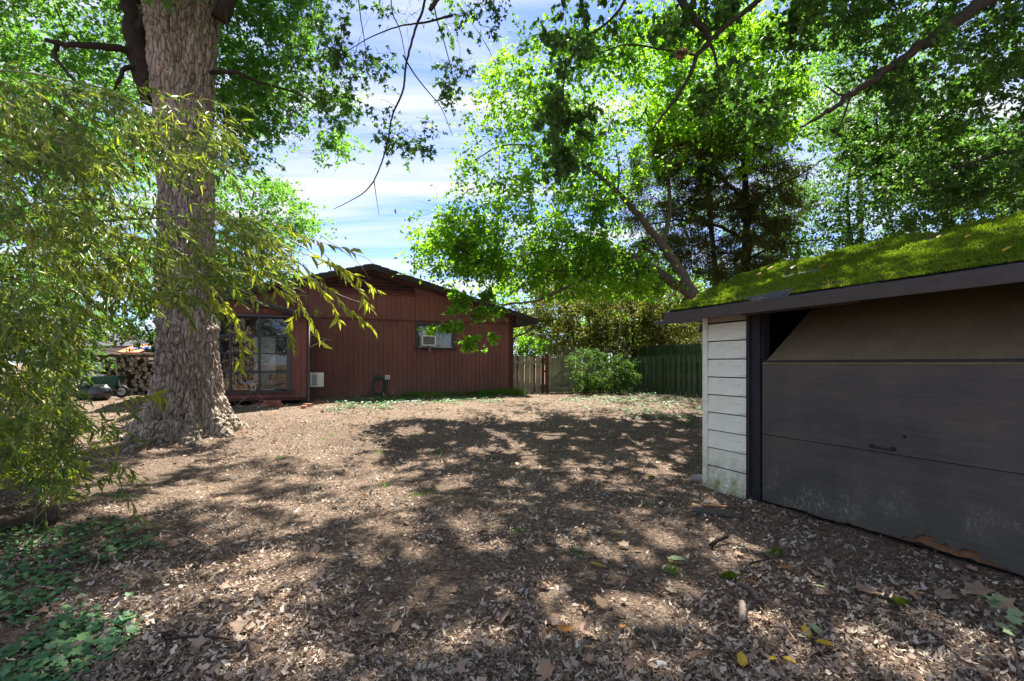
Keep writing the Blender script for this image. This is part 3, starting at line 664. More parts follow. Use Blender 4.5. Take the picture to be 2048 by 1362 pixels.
mb.build("scraps", M['white'], b)
fg = hchild("refrigerator", "white refrigerator seen through the middle of the bay window", "refrigerator", gx(525) + .02, -.98, bz0 + .021)
zf = zz(520, 674) - bz0
MB().box(-.27, .27, 0, .5, 0, zf).build("cabinet", M['white'], fg, bevel=.012)
MB().box(-.265, .265, -.045, -.004, .04, zf * .56).build("lower_door", M['white'], fg, bevel=.012)
MB().box(-.265, .265, -.045, -.004, zf * .58, zf - .01).build("freezer_door", M['white'], fg, bevel=.012)
hm = MB(); hm.box(-.24, -.215, -.075, -.047, zf * .4, zf * .54); hm.box(-.24, -.215, -.075, -.047, zf * .6, zf * .72); hm.build("handle", M['steel'], fg)

# dead branches leaning out under the bay
def branch_thing(name, label, paths, mt, cat="branch", group=None):
    e = tag(empty(name, paths[0][0][0]), label, cat, group); o = Vector(paths[0][0][0])
    for k, (pts, r0, r1) in enumerate(paths):
        pp = [p - o for p in curve_pts(pts, 6)]; n = len(pp)
        MB().tube(pp, [r0 + (r1 - r0) * i / (n - 1) for i in range(n)], 6).build("stem" if k == 0 else "side_twig", M[mt], e, smooth=True)
    return e
gb = at(472, 823, 12.9); gb.z = g1(gb.x, gb.y) + .02
branch_thing("dead_branch", "bare pale branch curving up against the bay's underside", [([gb, at(472, 812, 12.9), at(490, 796, 12.8), at(505, 782, 12.7), at(507, 772, 12.6)], .016, .007), ([at(488, 797, 12.8), at(483, 793, 12.8), at(480, 790, 12.8)], .008, .004)], 'rawboard')
branch_thing("dead_branch", "bare forked pale branch lying under the bay beside the bricks", [([gb + Vector((.1, -.1, 0)), at(495, 814, 12.7), at(512, 811, 12.6), at(530, 822, 12.4)], .017, .008),
             ([at(508, 812, 12.6), at(521, 802, 12.6), at(524, 795, 12.6), at(514, 788, 12.6)], .011, .005), ([at(512, 811, 12.6), at(528, 812, 12.5), at(532, 806, 12.5), at(526, 802, 12.5)], .009, .004)], 'rawboard')
# bricks under the bay
bk = None; lab = {0: "left end", 1: "second from the left", 2: "third from the left", 3: "fourth from the left", 4: "right end"}
for r, (n, zoff) in enumerate(((5, 0), (4, .075))):
    for k in range(n):
        p = at(527 + k * 8.6 + r * 4.5, 819, 12.75); p.z = g1(p.x, p.y) + .005 + zoff
        if bk is None: bkm = MB().box(-.055, .055, -.1, .1, 0, .07); bk = bkm.build("brick", M['brick'], bevel=.004); o = bk
        else: o = bk.copy(); C.objects.link(o)
        o.location = p; o.rotation_euler = (0, 0, HA + random.uniform(-.12, .12))
        w = ("leftmost", "second from the left", "middle", "second from the right", "rightmost") if n == 5 else ("leftmost", "second from the left", "second from the right", "rightmost")
        tag(o, "old red brick, %s in the %s row under the bay window" % (w[k], ("bottom", "upper")[r]), "brick", "bricks stacked under the bay")
for k, (px, py) in enumerate(((608, 817), (616, 813), (638, 806))):
    p = ground_at(px, py); o = bk.copy(); C.objects.link(o); o.location = p; o.rotation_euler = (0, 0, .3 + k)
    tag(o, ("half buried brick at the foot of the bay post", "flat brick beside the downspout foot", "lone brick lying on the ground right of the downspout")[k], "brick")
st = ground_at(818, 803)
MB().box(-.32, .32, -.16, .16, -.02, .035, 0, .02).build("x", M['stone'], None, st, (0, 0, .2), bevel=.012).name = "stepping_stone"
tag(bpy.data.objects["stepping_stone"], "flat grey stepping stone at the edge of the grass by the wall", "stone")

# ------------------------------------------------------------------ fences and gate
def board(w, h, th, dog=False):
    if dog: poly = [(-w / 2, 0), (w / 2, 0), (w / 2, h - w * .28), (w * .22, h), (-w * .22, h), (-w / 2, h - w * .28)]
    else: poly = [(-w / 2, 0), (w / 2, 0), (w / 2, h), (-w / 2, h)]
    return MB().prism(poly, 0, th)
def fence_local(name, label, loc, rz): return empty(name, loc, rz, label, "fence")
fg_ = fence_local("wooden_fence", "short weathered fence of spaced boards between the house and the gate", hw(T1 + .06, .12, 0), HA)
Lf = hpt(1098) - T1 - .12; ztop = 1.79; zb = .44
for z in (.66, 1.5): MB().box(0, Lf, .03, .07, z, z + .09).build("rail", M['fence'], fg_)
xs_ = np.linspace(.10, Lf - .12, 6)
pr_ = board(.125, ztop - zb, .022)
b0 = pr_.build("board", M['fence'], fg_, (xs_[0], 0, zb))
for k in range(1, 6):
    o = b0.copy(); C.objects.link(o); o.location = (xs_[k], 0, zb - .03 * random.random()); o.rotation_euler = (0, random.uniform(-.012, .012), 0); 
    if k == 5: o.data = o.data.copy(); setmats(o, M['redboard'])
for k in range(5):
    o = b0.copy(); C.objects.link(o); o.location = ((xs_[k] + xs_[k + 1]) / 2, .075, zb - .02); o.data = b0.data
    if k == 0: mb_ = b0.data.copy(); mb_.materials.clear(); mb_.materials.append(M['redboard'])
    o.data = mb_ if k in (0, 3) else b0.data
MB().box(Lf, Lf + .1, -.03, .09, .4, 1.85).build("post", M['redboard'], fg_, bevel=.005)
# gate
ga = empty("garden_gate", hw(hpt(1099) + .02, .12, 0), HA, "weathered wooden gate with a diagonal brace beyond the yard", "gate")
gw = hpt(1150) - hpt(1099) - .02; gzt = 1.72; gzb = .5; n = 8; bwid = gw / n
gm = board(bwid - .008, gzt - gzb, .02)
g0 = gm.build("plank", M['fence'], ga, (bwid / 2, .03, gzb))
for k in range(1, n): o = g0.copy(); C.objects.link(o); o.location = (bwid * (k + .5), .03, gzb + random.uniform(-.01, .01))
for z in (gzt - .12, gzb + .22, gzb + .02): MB().box(.0, gw, -.005, .028, z, z + .1).build("rail", M['fence'], ga)
for x in (0, gw - .09): MB().box(x, x + .09, -.012, -.007, gzb + .02, gzt).build("stile", M['fence'], ga)
MB().prism([(.09, gzb + .34), (.2, gzb + .34), (gw - .09, gzt - .16), (gw - .2, gzt - .16)], -.006, .027).build("brace", M['fence'], ga)
MB().box(gw + .015, gw + .12, -.03, .08, .35, 1.35).build("post", M['fence'], ga)
MB().box(-.01, gw + .01, -.02, .05, gzt + .02, gzt + .09).build("header", M['fence'], ga)
MB().box(gw - .16, gw - .02, -.03, -.013, 1.32, 1.36).build("latch", M['black'], ga)
hx_ = hpt(1250)
# mossy board-on-board side fence running back towards the garage
side_o = hw(11.25, .4, 0); sang = math.atan2(-.925, .379)
sf_ = empty("wooden_fence", side_o, sang, "dark mossy board-on-board fence between the bush and the garage", "fence")
Ls = 9.5
for z in (.62, 1.05, 1.55): MB().box(0, Ls, .0, .04, z, z + .09).build("rail", M['fencedark'], sf_)
bm_ = board(.15, 1.34, .02); b1 = bm_.build("board", M['fencedark'], sf_, (.1, .042, .42)); b2 = None
k = 0; x = .1
while x < Ls - .1:
    for yy in (.042, -.024):
        if x == .1 and yy > 0: continue
        o = b1.copy(); C.objects.link(o); o.location = (x + (.13 if yy < 0 else 0), yy, .42 + random.uniform(-.02, .02) - .0 * x); o.rotation_euler = (0, random.uniform(-.015, .015), 0)
    x += .25
for x in (-.05, 2.4, 4.8, 7.2): MB().box(x, x + .1, -.12, -.028, .3, 1.72).build("post", M['fencedark'], sf_)
# short run between gate and corner, behind the bush
cf = empty("wooden_fence", hw(hpt(1152) + .16, .16, 0), HA, "weathered board fence half hidden by the bush, right of the gate", "fence")
Lc = 11.2 - (hpt(1152) + .16)
for z in (.7, 1.45): MB().box(0, Lc, .03, .07, z, z + .09).build("rail", M['fence'], cf)
for k in range(int(Lc / .2)):
    o = b0.copy(); C.objects.link(o); o.parent = cf; o.location = (.08 + .2 * k, .0 if k % 2 else .072, .42)
# neighbour's taller picket fence beyond the gate
pf = empty("picket_fence", hw(hpt(1085, 2.6), 2.6, 0), HA, "pale slim picket fence standing behind the gate and the bush", "fence")
Lp = hpt(1264, 2.6) - hpt(1085, 2.6); top = hz_(1170, 688, 2.6)
for z in (top - 1.2, top - .35): MB().box(0, Lp, .03, .07, z, z + .08).build("rail", M['picket'], pf)
p0 = board(.058, 1.75, .02, True).build("picket", M['picket'], pf, (.05, 0, top - 1.75)); x = .05 + .105
while x < Lp: o = p0.copy(); C.objects.link(o); o.location = (x, 0, top - 1.75 + random.uniform(-.025, .02)); o.rotation_euler = (0, random.uniform(-.02, .02), 0); x += .105
# neighbour's dog-ear fence beyond the side fence
df = empty("dog_ear_fence", hw(hpt(1262, 2.4), 2.4, 0), sang + .14, "tall dark dog-eared privacy fence rising behind the mossy side fence", "fence")
d0 = board(.155, 1.8, .02, True).build("board", M['fencedark'], df, (.05, 0, .47)); x = .05 + .165
for z in (.8, 1.9): MB().box(0, 8.8, .022, .06, z, z + .09).build("rail", M['fencedark'], df)
while x < 8.6: o = d0.copy(); C.objects.link(o); o.location = (x, 0, .47 + random.uniform(-.03, .02)); o.rotation_euler = (0, random.uniform(-.012, .012), 0); x += .165
for x in (2.3, 4.7, 7.1): MB().box(x, x + .1, -.105, -.003, .4, 2.32).build("post", M['fencedark'], df)

# ------------------------------------------------------------------ garage: local x along the front (towards the camera), y into the garage
GA = math.atan2(-.925, .379); gd = (.379, -.925); gn = (.925, .379)
def gw_(u, w, z=0): return Vector((gd[0] * u + gn[0] * w, gd[1] * u + gn[1] * w, z))
gar = empty("garage", gw_(-4.79, 4.549), GA, "old garage with charcoal tilting door, white clapboards and mossy roof", "garage")
x1s, xj, xd = 4.79 - 4.197 + .035, 4.79 - 3.97, 0      # siding end, jamb end
xd0 = xj; xd1 = xd0 + 2.46; xe = xd1 + .82
ztopw = 2.14
# clapboards, each a board of its own
def claps(xa, xb):
    z = .06; cm = MB()
    cm.add([(xa, -.034, 0), (xb, -.034, 0), (xb, -.002, 0), (xa, -.002, 0), (xa, -.016, .200), (xb, -.016, .200), (xb, -.002, .200), (xa, -.002, .200)],
           [(3, 2, 1, 0), (4, 5, 6, 7), (0, 1, 5, 4), (1, 2, 6, 5), (2, 3, 7, 6), (3, 0, 4, 7)])
    first = None
    for k in range(9):
        if first is None: first = cm.build("clapboard", M['clap'], gar, (0, 0, z))
        else: o = first.copy(); C.objects.link(o); o.location = (0, -random.uniform(0, .002), z + .004)
        z += .2135
    MB().box(xa, xb, -.022, -.002, z + .012, ztopw - .004).build("frieze_board", M['clapstain'], gar)
    MB().box(xa, xb, -.045, -.002, -.12, .058).build("bottom_board", M['clap'], gar)
claps(.0, x1s); claps(xd1 + .23, xe)
MB().box(-.012, .0, -.05, .2, -.1, ztopw - .01).build("corner_board", M['clap'], gar)
MB().box(-.0, .058, -.05, -.0315, -.1, ztopw - .01).build("corner_board", M['clap'], gar, bevel=.003)
w = MB(); w.box(0, x1s - .001, 0, .09, -.15, ztopw); w.box(xd1 + .23, xe, 0, .09, -.15, ztopw); w.box(0, xe, .0, .09, ztopw + .002, ztopw + .10)
w.build("front_wall_frame", M['jamb'], gar)
w = MB(); w.box(0, .09, .2, 4.0, -.15, 2.1); w.box(xe - .09, xe, .1, 4.0, -.15, 2.1); w.box(0, xe, 4.0, 4.09, -.15, 2.1)
w.build("garage_wall", M['clap'], gar)
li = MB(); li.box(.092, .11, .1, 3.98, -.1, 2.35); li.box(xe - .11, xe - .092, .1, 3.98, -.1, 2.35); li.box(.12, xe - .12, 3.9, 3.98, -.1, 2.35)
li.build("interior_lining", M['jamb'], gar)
MB().box(.09, xe - .09, .1, 3.98, -.12, -.02).build("slab", M['stone'], gar)
for xa, xb in ((x1s, xd0 - .025), (xd1 + .02, xd1 + .23)):
    MB().box(xa, xb, -.012, .10, -.05, ztopw - .003).build("jamb", M['jamb'], gar, bevel=.004)
MB().box(x1s + .005, x1s + .05, -.036, -.0135, -.02, ztopw - .02).build("casing", M['jamb'], gar, bevel=.004)
MB().box(xd0 - .024, xd0 - .004, .02, .11, -.05, ztopw - .003).build("door_stop", M['jamb'], gar)
# tilting door: bottom panel with rotten edge, middle panel, top panel leaning in
dr = empty("garage_door", (xd0, 0, 0)); dr.parent = gar
dw = xd1 - xd0; nseg = 240
def bottom_edge(x):
    nn = float(fbm(np.array([x * 7, .3, .1]), 5, 31)); n2 = float(fbm(np.array([x * 40, 2.3, .1]), 3, 32))
    rot = .065 * math.exp(-((x - 1.30) / .35) ** 2) + .055 * math.exp(-((x - 1.85) / .4) ** 2) + .010
    return .018 + .03 * nn * .5 + rot * (.35 + 1.1 * sstep(.35, .7, nn)) + .035 * (n2 - .5) * (rot / .1)
xs = np.linspace(0, dw, nseg + 1); V = []; be = [bottom_edge(x) for x in xs]
for y in (-.0, .02):
    for x, b_ in zip(xs, be): V += [(x, y, b_), (x, y, .735)]
m_ = nseg + 1; F = []
for i in range(nseg):
    a = 2 * i; q = 2 * m_
    F += [(a, a + 2, a + 3, a + 1), (q + a + 1, q + a + 3, q + a + 2, q + a), (a, q + a, q + a + 2, a + 2), (a + 1, a + 3, q + a + 3, q + a + 1)]
F += [(0, 1, 2 * m_ + 1, 2 * m_), (2 * m_ - 2, 4 * m_ - 2, 4 * m_ - 1, 2 * m_ - 1)]
MB().add(V, F).build("lower_panel", M['door'], dr)
# exposed rotten ply layer behind the broken paint layer, and the dark bottom frame rail behind that
V = []; be2 = [max(.008, b_ - .9 * max(0, b_ - .045) * float(.5 + fbm(np.array([x * 11, 5., 0]), 4, 33)) - .006) for x, b_ in zip(xs, be)]
for y in (.021, .035):
    for x, b_ in zip(xs, be2): V += [(x, y, b_), (x, y, .3)]
MB().add(V, F).build("rotten_ply", M['rot'], dr)
MB().box(0, dw, .037, .075, .03, .13).build("bottom_rail", M['jamb'], dr)
MB().box(0, dw, .0, .022, .741, 1.492).build("middle_panel", M['door'], dr)
MB().box(-.0, dw, .004, .03, 1.494, 1.512).build("hinge_strip", M['rawdoor'], dr)
MB().box(.03, dw - .02, -.010, .02, 1.514, 1.535).build("weather_strip", M['black'], dr)
ta = math.radians(50); tl = 1.05
tp = MB().box(.03, dw - .03, 0, .025, 0, tl).build("top_panel", M['rawdoor'], dr, (0, .03, 1.535), (-ta, 0, 0))
hd = empty("x"); bpy.data.objects.remove(hd)
hp = MB(); hx0 = 1.217
hp.tube(curve_pts([(hx0 - .085, -.002, .785), (hx0 - .08, -.035, .78), (hx0 + .08, -.035, .78), (hx0 + .085, -.002, .785)], 5), .008, 8)
hp.box(hx0 - .105, hx0 - .065, -.006, -.0012, .768, .802); hp.box(hx0 + .065, hx0 + .105, -.006, -.0012, .768, .802)
hp.build("handle", M['black'], dr, bevel=.002)
lk = MB(); lk.tube([(hx0 + .17, -.001, .90), (hx0 + .17, -.012, .90)], .013, 12); lk.tube([(hx0 + .17, -.012, .90), (hx0 + .17, -.016, .90)], .006, 8)
lk.build("lock", M['black'], dr)
# roof
ey, ez = -.35, 2.13; ry, rz_ = 5.485 - 4.549 + .02, 2.705; rx0, rx1 = -.33, xe + .33
sl = (rz_ - ez) / (ry - ey)
rb = MB(); rb.prism([(ey, ez), (ry, rz_), (4.6, rz_ - .20 * (4.6 - ry)), (4.6, rz_ - .20 * (4.6 - ry) - .04), (ry, rz_ - .04), (ey, ez - .04)], rx0, rx1, 'x')
rb.build("roof_deck", M['jamb'], gar)
# shingle courses showing at the rake and through gaps in the moss
for c in range(9):
    ya = ey - .02 + c * (ry - ey) / 8.6; yb_ = ya + .16; zc = ez + sl * (ya - ey)
    mb = MB(); x = rx0 - .03 + (.1 if c % 2 else 0) - .1
    while x < rx1:
        a, b_ = max(x, rx0 - .03), min(x + .295, rx1 + .02); j = random.uniform(-.004, .004)
        if b_ > a + .02: mb.add([(a, ya, zc + .012 + j), (b_, ya, zc + .014 + j), (b_, yb_, zc + .006 + sl * .16), (a, yb_, zc + .006 + sl * .16),
                         (a, ya, zc + .002 + j), (b_, ya, zc + .002 + j), (b_, yb_, zc + .001 + sl * .16), (a, yb_, zc + .001 + sl * .16)], [(0, 1, 2, 3), (4, 7, 6, 5), (0, 4, 5, 1), (1, 5, 6, 2), (3, 2, 6, 7), (0, 3, 7, 4)])
        x += .30
    mb.build("shingle_course", M['shingle'], gar)
mb = MB(); y = ry
while y < 4.5:
    z = rz_ - .20 * (y - ry); mb.box(rx0 - .02, rx1, y, y + .16, z - .03, z + .01); y += .15
mb.build("rear_slope_shingles", M['shingle'], gar)
# moss mat
nx_, ny_ = 380, 96; xs = np.linspace(rx0 - .01, rx1, nx_); ys = np.linspace(ey - .015, ry + .10, ny_)
X, Y = np.meshgrid(xs, ys)
base = np.where(Y < ry, ez + sl * (Y - ey), rz_ - .2 * (Y - ry))
P = np.stack([X * 3, Y * 3, X * 0], -1)
cover = fbm(np.stack([X * 1.7, Y * 4.2, X * 0], -1), 4, 21)
lump = fbm(np.stack([X * 7, Y * 11, X * 0], -1), 4, 22)
edge = sstep(rx0, rx0 + .20, X + .05 * np.sin(Y * 9)) 
hgt = -.014 + .072 * sstep(.36, .47, cover) * (.35 + lump) * (.25 + .75 * edge)
hgt = np.where(Y < ey + .02, np.minimum(hgt, .02), hgt)
Z = base + .012 + hgt + .015 * (fbm(P * .3, 2, 5) - .5)
V = np.stack([X, Y, Z], -1).reshape(-1, 3); ii = (np.arange(ny_ - 1)[:, None] * nx_ + np.arange(nx_ - 1)[None, :]).ravel()
ms = link("moss", mesh_np("moss", V, np.stack([ii, ii + 1, ii + nx_ + 1, ii + nx_], 1), True), M['moss'], gar)
# moss tufts standing off the mat
k = 95000; fx = RNG.random(k); fy = RNG.random(k)
ix = (fx * (nx_ - 1)).astype(int); iy = (fy * (ny_ - 1)).astype(int); ok = hgt[iy, ix] > .012
px_, py_, pz_ = X[iy, ix][ok], Y[iy, ix][ok], Z[iy, ix][ok]; k = len(px_)
px_ = px_ + RNG.uniform(-.005, .005, k); py_ = py_ + RNG.uniform(-.005, .005, k)
an = RNG.random(k) * 6.283; h = RNG.uniform(.008, .026, k); wd = RNG.uniform(.004, .009, k)
c_, s_ = np.cos(an), np.sin(an); lx, ly = RNG.normal(0, .5, k) * h, (RNG.normal(0, .5, k) - .3) * h
T = np.stack([np.stack([px_ - c_ * wd, py_ - s_ * wd, pz_ - .004], 1), np.stack([px_ + c_ * wd, py_ + s_ * wd, pz_ - .004], 1), np.stack([px_ + lx, py_ + ly, pz_ + h], 1)], 1).reshape(-1, 3)
mt_ = link("moss_tufts", mesh_np("moss_tufts", T, np.arange(3 * k).reshape(-1, 3)), M['mossblade'], gar); mt_["kind"] = "stuff"
MB().box(rx0, rx1, ey - .025, ey - .003, ez - .115, ez - .002).build("fascia", M['fascia'], gar, bevel=.003)
MB().box(rx0 + .01, rx1, ey - .001, -.057, ez - .075, ez - .045).build("soffit", M['jamb'], gar)
rk = MB(); rk.prism([(ey, ez - .005), (ry, rz_ - .005), (4.6, rz_ - .2 * (4.6 - ry) - .005), (4.6, rz_ - .2 * (4.6 - ry) - .12), (ry, rz_ - .12), (ey, ez - .11)], rx0 - .02, rx0 - .001, 'x')
rk.build("rake_board", M['fascia'], gar)
MB().box(.62, 1.9, -.09, -.058, ez - .10, ez - .078).build("trim_strip", M['fascia'], gar)
# rest of the side wall up to the roof (closed gable)
g_ = MB(); g_.prism([(.1, 2.102), (4.0, 2.102), (4.0, 2.13), (ry, rz_ - .05), (.1, ez + .14)], .0, .02, 'x'); g_.build("gable_end", M['clap'], gar)
# low lean-to roof edge beyond the garage corner
le = MB(); a_, b_ = at(1308, 643, 8.4), at(1420, 634, 8.0)
o_ = a_.copy(); dv = (b_ - a_); back = Vector((gn[0], gn[1], .12)) * 1.3
le.add([Vector((0, 0, 0)), dv, dv + back, back, Vector((0, 0, -.06)), dv - Vector((0, 0, .06)), dv + back - Vector((0, 0, .06)), back - Vector((0, 0, .06))],
       [(0, 1, 2, 3), (4, 7, 6, 5), (0, 4, 5, 1), (1, 5, 6, 2), (2, 6, 7, 3), (3, 7, 4, 0)])
lt = empty("lean_to", o_, 0, "low dark lean-to roof edge jutting out behind the garage corner", "lean-to")
le.build("roof_board", M['fascia'], lt)
MB().box(1.12, 1.2, .62, .70, g1(*(o_ + dv).xy) - o_.z - .1, -.02).build("post", M['jamb'], lt)
bl = empty("hanging_lamp", at(1403, 656, 6.9), 0, "black bell shaped lamp hanging under the garage eave", "lamp")
V = []; prof = [(.012, .06), (.02, .055), (.034, .0), (.048, -.055), (.046, -.058), (.03, .0), (.01, .045)]
for r, z in prof: V += [(r * math.cos(2 * math.pi * k / 14), r * math.sin(2 * math.pi * k / 14), z) for k in range(14)]
MB().add(V, [(i * 14 + k, i * 14 + (k + 1) % 14, (i + 1) * 14 + (k + 1) % 14, (i + 1) * 14 + k) for i in range(len(prof) - 1) for k in range(14)]).build("lamp_shade", M['black'], bl, smooth=True)
MB().tube([(0, 0, .05), (.02, .0, .12), (.10, .02, .17)], .008, 6).build("arm", M['black'], bl)
# ------------------------------------------------------------------ foliage helpers
def leaf_shape(kind):
    """unit leaf along +x, folded a little along its midrib; returns verts, faces"""
    if kind == 'rhomb':
        return np.array([(0, 0, 0), (.5, -.3, .06), (1, 0, -.05), (.5, .3, .06)]), [np.array([[0, 1, 2, 3]])]
    if kind == 'oval':
        return np.array([(0, 0, 0), (.3, -.27, .06), (.72, -.22, .05), (1, 0, -.06), (.72, .22, .05), (.3, .27, .06)]), [np.array([[0, 1, 2, 3], [0, 3, 4, 5]])]
    if kind == 'maple':
        a = [(0, 0), (.08, -.20), (.10, -.42), (.36, -.32), (.58, -.50), (.68, -.22), (1.0, 0), (.68, .22), (.58, .50), (.36, .32), (.10, .42), (.08, .20)]
        v = np.array([(x, y, .30 * abs(y) + .22 * max(0, x - .5) - .10 * x) for x, y in a])
        return v, [np.array([[0, 1, 3, 9], [0, 9, 11, 11]])[:1], np.array([[1, 2, 3], [3, 4, 5], [5, 6, 7], [7, 8, 9], [9, 10, 11], [0, 9, 11]]), np.array([[3, 5, 7, 9]])]
    if kind == 'lobe':
        return np.array([(0, 0, 0), (.22, -.46, .06), (.44, -.14, .03), (1, 0, -.06), (.44, .14, .03), (.22, .46, .06)]), [np.array([[0, 1, 2], [0, 4, 5]]), np.array([[0, 2, 3, 4]])]
    if kind == 'chip4':
        return np.array([(0, 0, 0), (.35, -.22, .07), (1, .02, .0), (.4, .24, .06)]), [np.array([[0, 1, 2, 3]])]
    if kind == 'curl':      # torn piece of dead leaf, curled
        return np.array([(0, .03, .10), (.22, -.30, .02), (.55, -.10, -.02), (.78, -.26, .10), (1, .05, .16), (.62, .16, .0), (.30, .30, .12)]), [np.array([[0, 1, 2], [2, 3, 4]]), np.array([[0, 2, 5, 6], [2, 4, 5, 5]])[:1], np.array([[2, 4, 5]])]
    if kind == 'star':
        a = [(0, 0), (.16, -.45), (.36, -.15), (.72, -.42), (.62, -.06), (1.0, .06), (.62, .12), (.6, .5), (.34, .18), (.1, .42)]
        v = np.array([(x, y, .1 * abs(y) - .05 * x) for x, y in a])
        return v, [np.array([[0, 1, 2], [2, 3, 4], [4, 5, 6], [6, 7, 8], [8, 9, 0]]), np.array([[0, 2, 4, 6], [0, 6, 8, 8]])[:1], np.array([[0, 6, 8]])]
    if kind == 'blade':
        return np.array([(0, 0, 0), (.22, -.085, .018), (.6, -.075, .0), (1, 0, -.10), (.6, .075, .0), (.22, .085, .018)]), [np.array([[0, 1, 2, 3], [0, 3, 4, 5]])]
    if kind == 'needle':
        return np.array([(0, 0, 0), (.4, -.13, .02), (1, 0, -.08), (.45, .12, .05)]), [np.array([[0, 1, 2, 3]])]
    if kind == 'chip':
        return np.array([(0, 0, 0), (.3, -.2, .07), (1, -.06, .0), (.85, .16, .09), (.25, .22, .02)]), [np.array([[0, 1, 2], [2, 3, 4], [0, 2, 4]])]
def frames(D, roll_n):
    """rotation matrices with x along D and z near roll_n"""
    x = D / (np.linalg.norm(D, axis=1, keepdims=True) + 1e-9)
    z = roll_n - x * (roll_n * x).sum(1, keepdims=True); z /= (np.linalg.norm(z, axis=1, keepdims=True) + 1e-9)
    y = np.cross(z, x); return np.stack([x, y, z], 2)
def leaves_mesh(name, kind, P, D, Nn, S, W=None):
    v, fs = leaf_shape(kind); n = len(P); R = frames(D, Nn)
    vv = np.repeat(v[None], n, 0) * S[:, None, None]
    if W is not None: vv[:, :, 1] *= W[:, None]
    V = np.einsum('nij,nkj->nki', R, vv) + P[:, None, :]
    off = (np.arange(n) * len(v))[:, None, None]
    return V.reshape(-1, 3), [(f[None] + off).reshape(-1, f.shape[1]) for f in fs]
def ribbons(A, B, r):
    """three-sided tapering twigs from A to B"""
    D = B - A; up = np.tile([[0.13, .21, 1.]], (len(A), 1)); R = frames(D, up); n = len(A); V = []
    for k in range(3):
        a = 2.094 * k; V.append(A + (R[:, :, 1] * math.cos(a) + R[:, :, 2] * math.sin(a)) * r[:, None])
    for k in range(3):
        a = 2.094 * k; V.append(B + (R[:, :, 1] * math.cos(a) + R[:, :, 2] * math.sin(a)) * r[:, None] * .35)
    V = np.stack(V, 1).reshape(-1, 3); o = (np.arange(n) * 6)[:, None, None]
    f = np.array([[0, 1, 4, 3], [1, 2, 5, 4], [2, 0, 3, 5]])
    return V, (f[None] + o).reshape(-1, 4)
def rdir(n, zs=1.0):
    d = RNG.normal(size=(n, 3)); d[:, 2] *= zs; return d / np.linalg.norm(d, axis=1, keepdims=True)
def twiggy(Cn, Rr, ntw, nlf, size, kind, flat=.65, droop=-.25, hang=0.0, lsc=.35, twr=.0035, bias=None, spread=.045):
    """leafy twigs through clumps at Cn (n,3) with radius Rr (n,)"""
    n = len(Cn); ci = np.repeat(np.arange(n), ntw); m = len(ci)
    d = rdir(m, .75); d[:, 2] += droop
    if bias is not None: d += bias
    d /= np.linalg.norm(d, axis=1, keepdims=True)
    s = rdir(m) * (RNG.random((m, 1)) ** .5) * Rr[ci, None] * .65; s[:, 2] *= flat
    A = Cn[ci] + s; ln = Rr[ci] * RNG.uniform(.35, .85, m)
    dd = d * ln[:, None]; dd[:, 2] *= flat; B = A + dd; B[:, 2] -= hang * ln
    li = np.repeat(np.arange(m), nlf); k = len(li); t = RNG.uniform(.08, 1.05, k)
    P = A[li] * (1 - t[:, None]) + B[li] * t[:, None] + RNG.normal(0, spread, (k, 3)) * Rr[ci][li][:, None]
    D = (B - A)[li]; D = D / (np.linalg.norm(D, axis=1, keepdims=True) + 1e-9) * .8 + rdir(k) * .9; D[:, 2] -= .25
    Nn = rdir(k); Nn[:, 2] = np.abs(Nn[:, 2]) * 1.0 + .45
    S = size * RNG.uniform(1 - lsc, 1 + lsc, k)
    return (P, D, Nn, S), (A, B, np.full(m, twr))
def inpoly(pts, poly):
    x, y = pts[:, 0], pts[:, 1]; r = np.zeros(len(pts), bool); n = len(poly); j = n - 1
    for i in range(n):
        xi, yi = poly[i]; xj, yj = poly[j]
        r ^= ((yi > y) != (yj > y)) & (x < (xj - xi) * (y - yi) / (yj - yi + 1e-9) + xi); j = i
    return r
def region(poly, n, y0, y1, power=1.0):
    """n points of the crown volume whose sight lines fill the outline, at distances y0..y1"""
    poly = np.array(poly, float); lo, hi = poly.min(0), poly.max(0); o = []
    while sum(len(q) for q in o) < n:
        p = RNG.uniform(lo, hi, (n * 3, 2)); o.append(p[inpoly(p, poly)])
    p = np.concatenate(o)[:n]; Y = y0 + (y1 - y0) * RNG.random(n) ** power
    return np.stack([(p[:, 0] - 1024) / 1000 * Y, Y, 1.5 - (p[:, 1] - 727) / 1000 * Y], 1)
def limbs(name, mt, parent, paths, n=8, smooth=True):
    mb = MB()
    for pts, r0, r1 in paths:
        c = curve_pts(pts, 7); k = len(c)
        for i in range(1, k - 1): c[i] = c[i] + Vector(RNG.normal(0, r0 * .10, 3))
        mb.tube(c, [r0 + (r1 - r0) * (i / (k - 1)) ** .8 for i in range(k)], n)
    return mb.build(name, M[mt], parent, smooth=smooth)
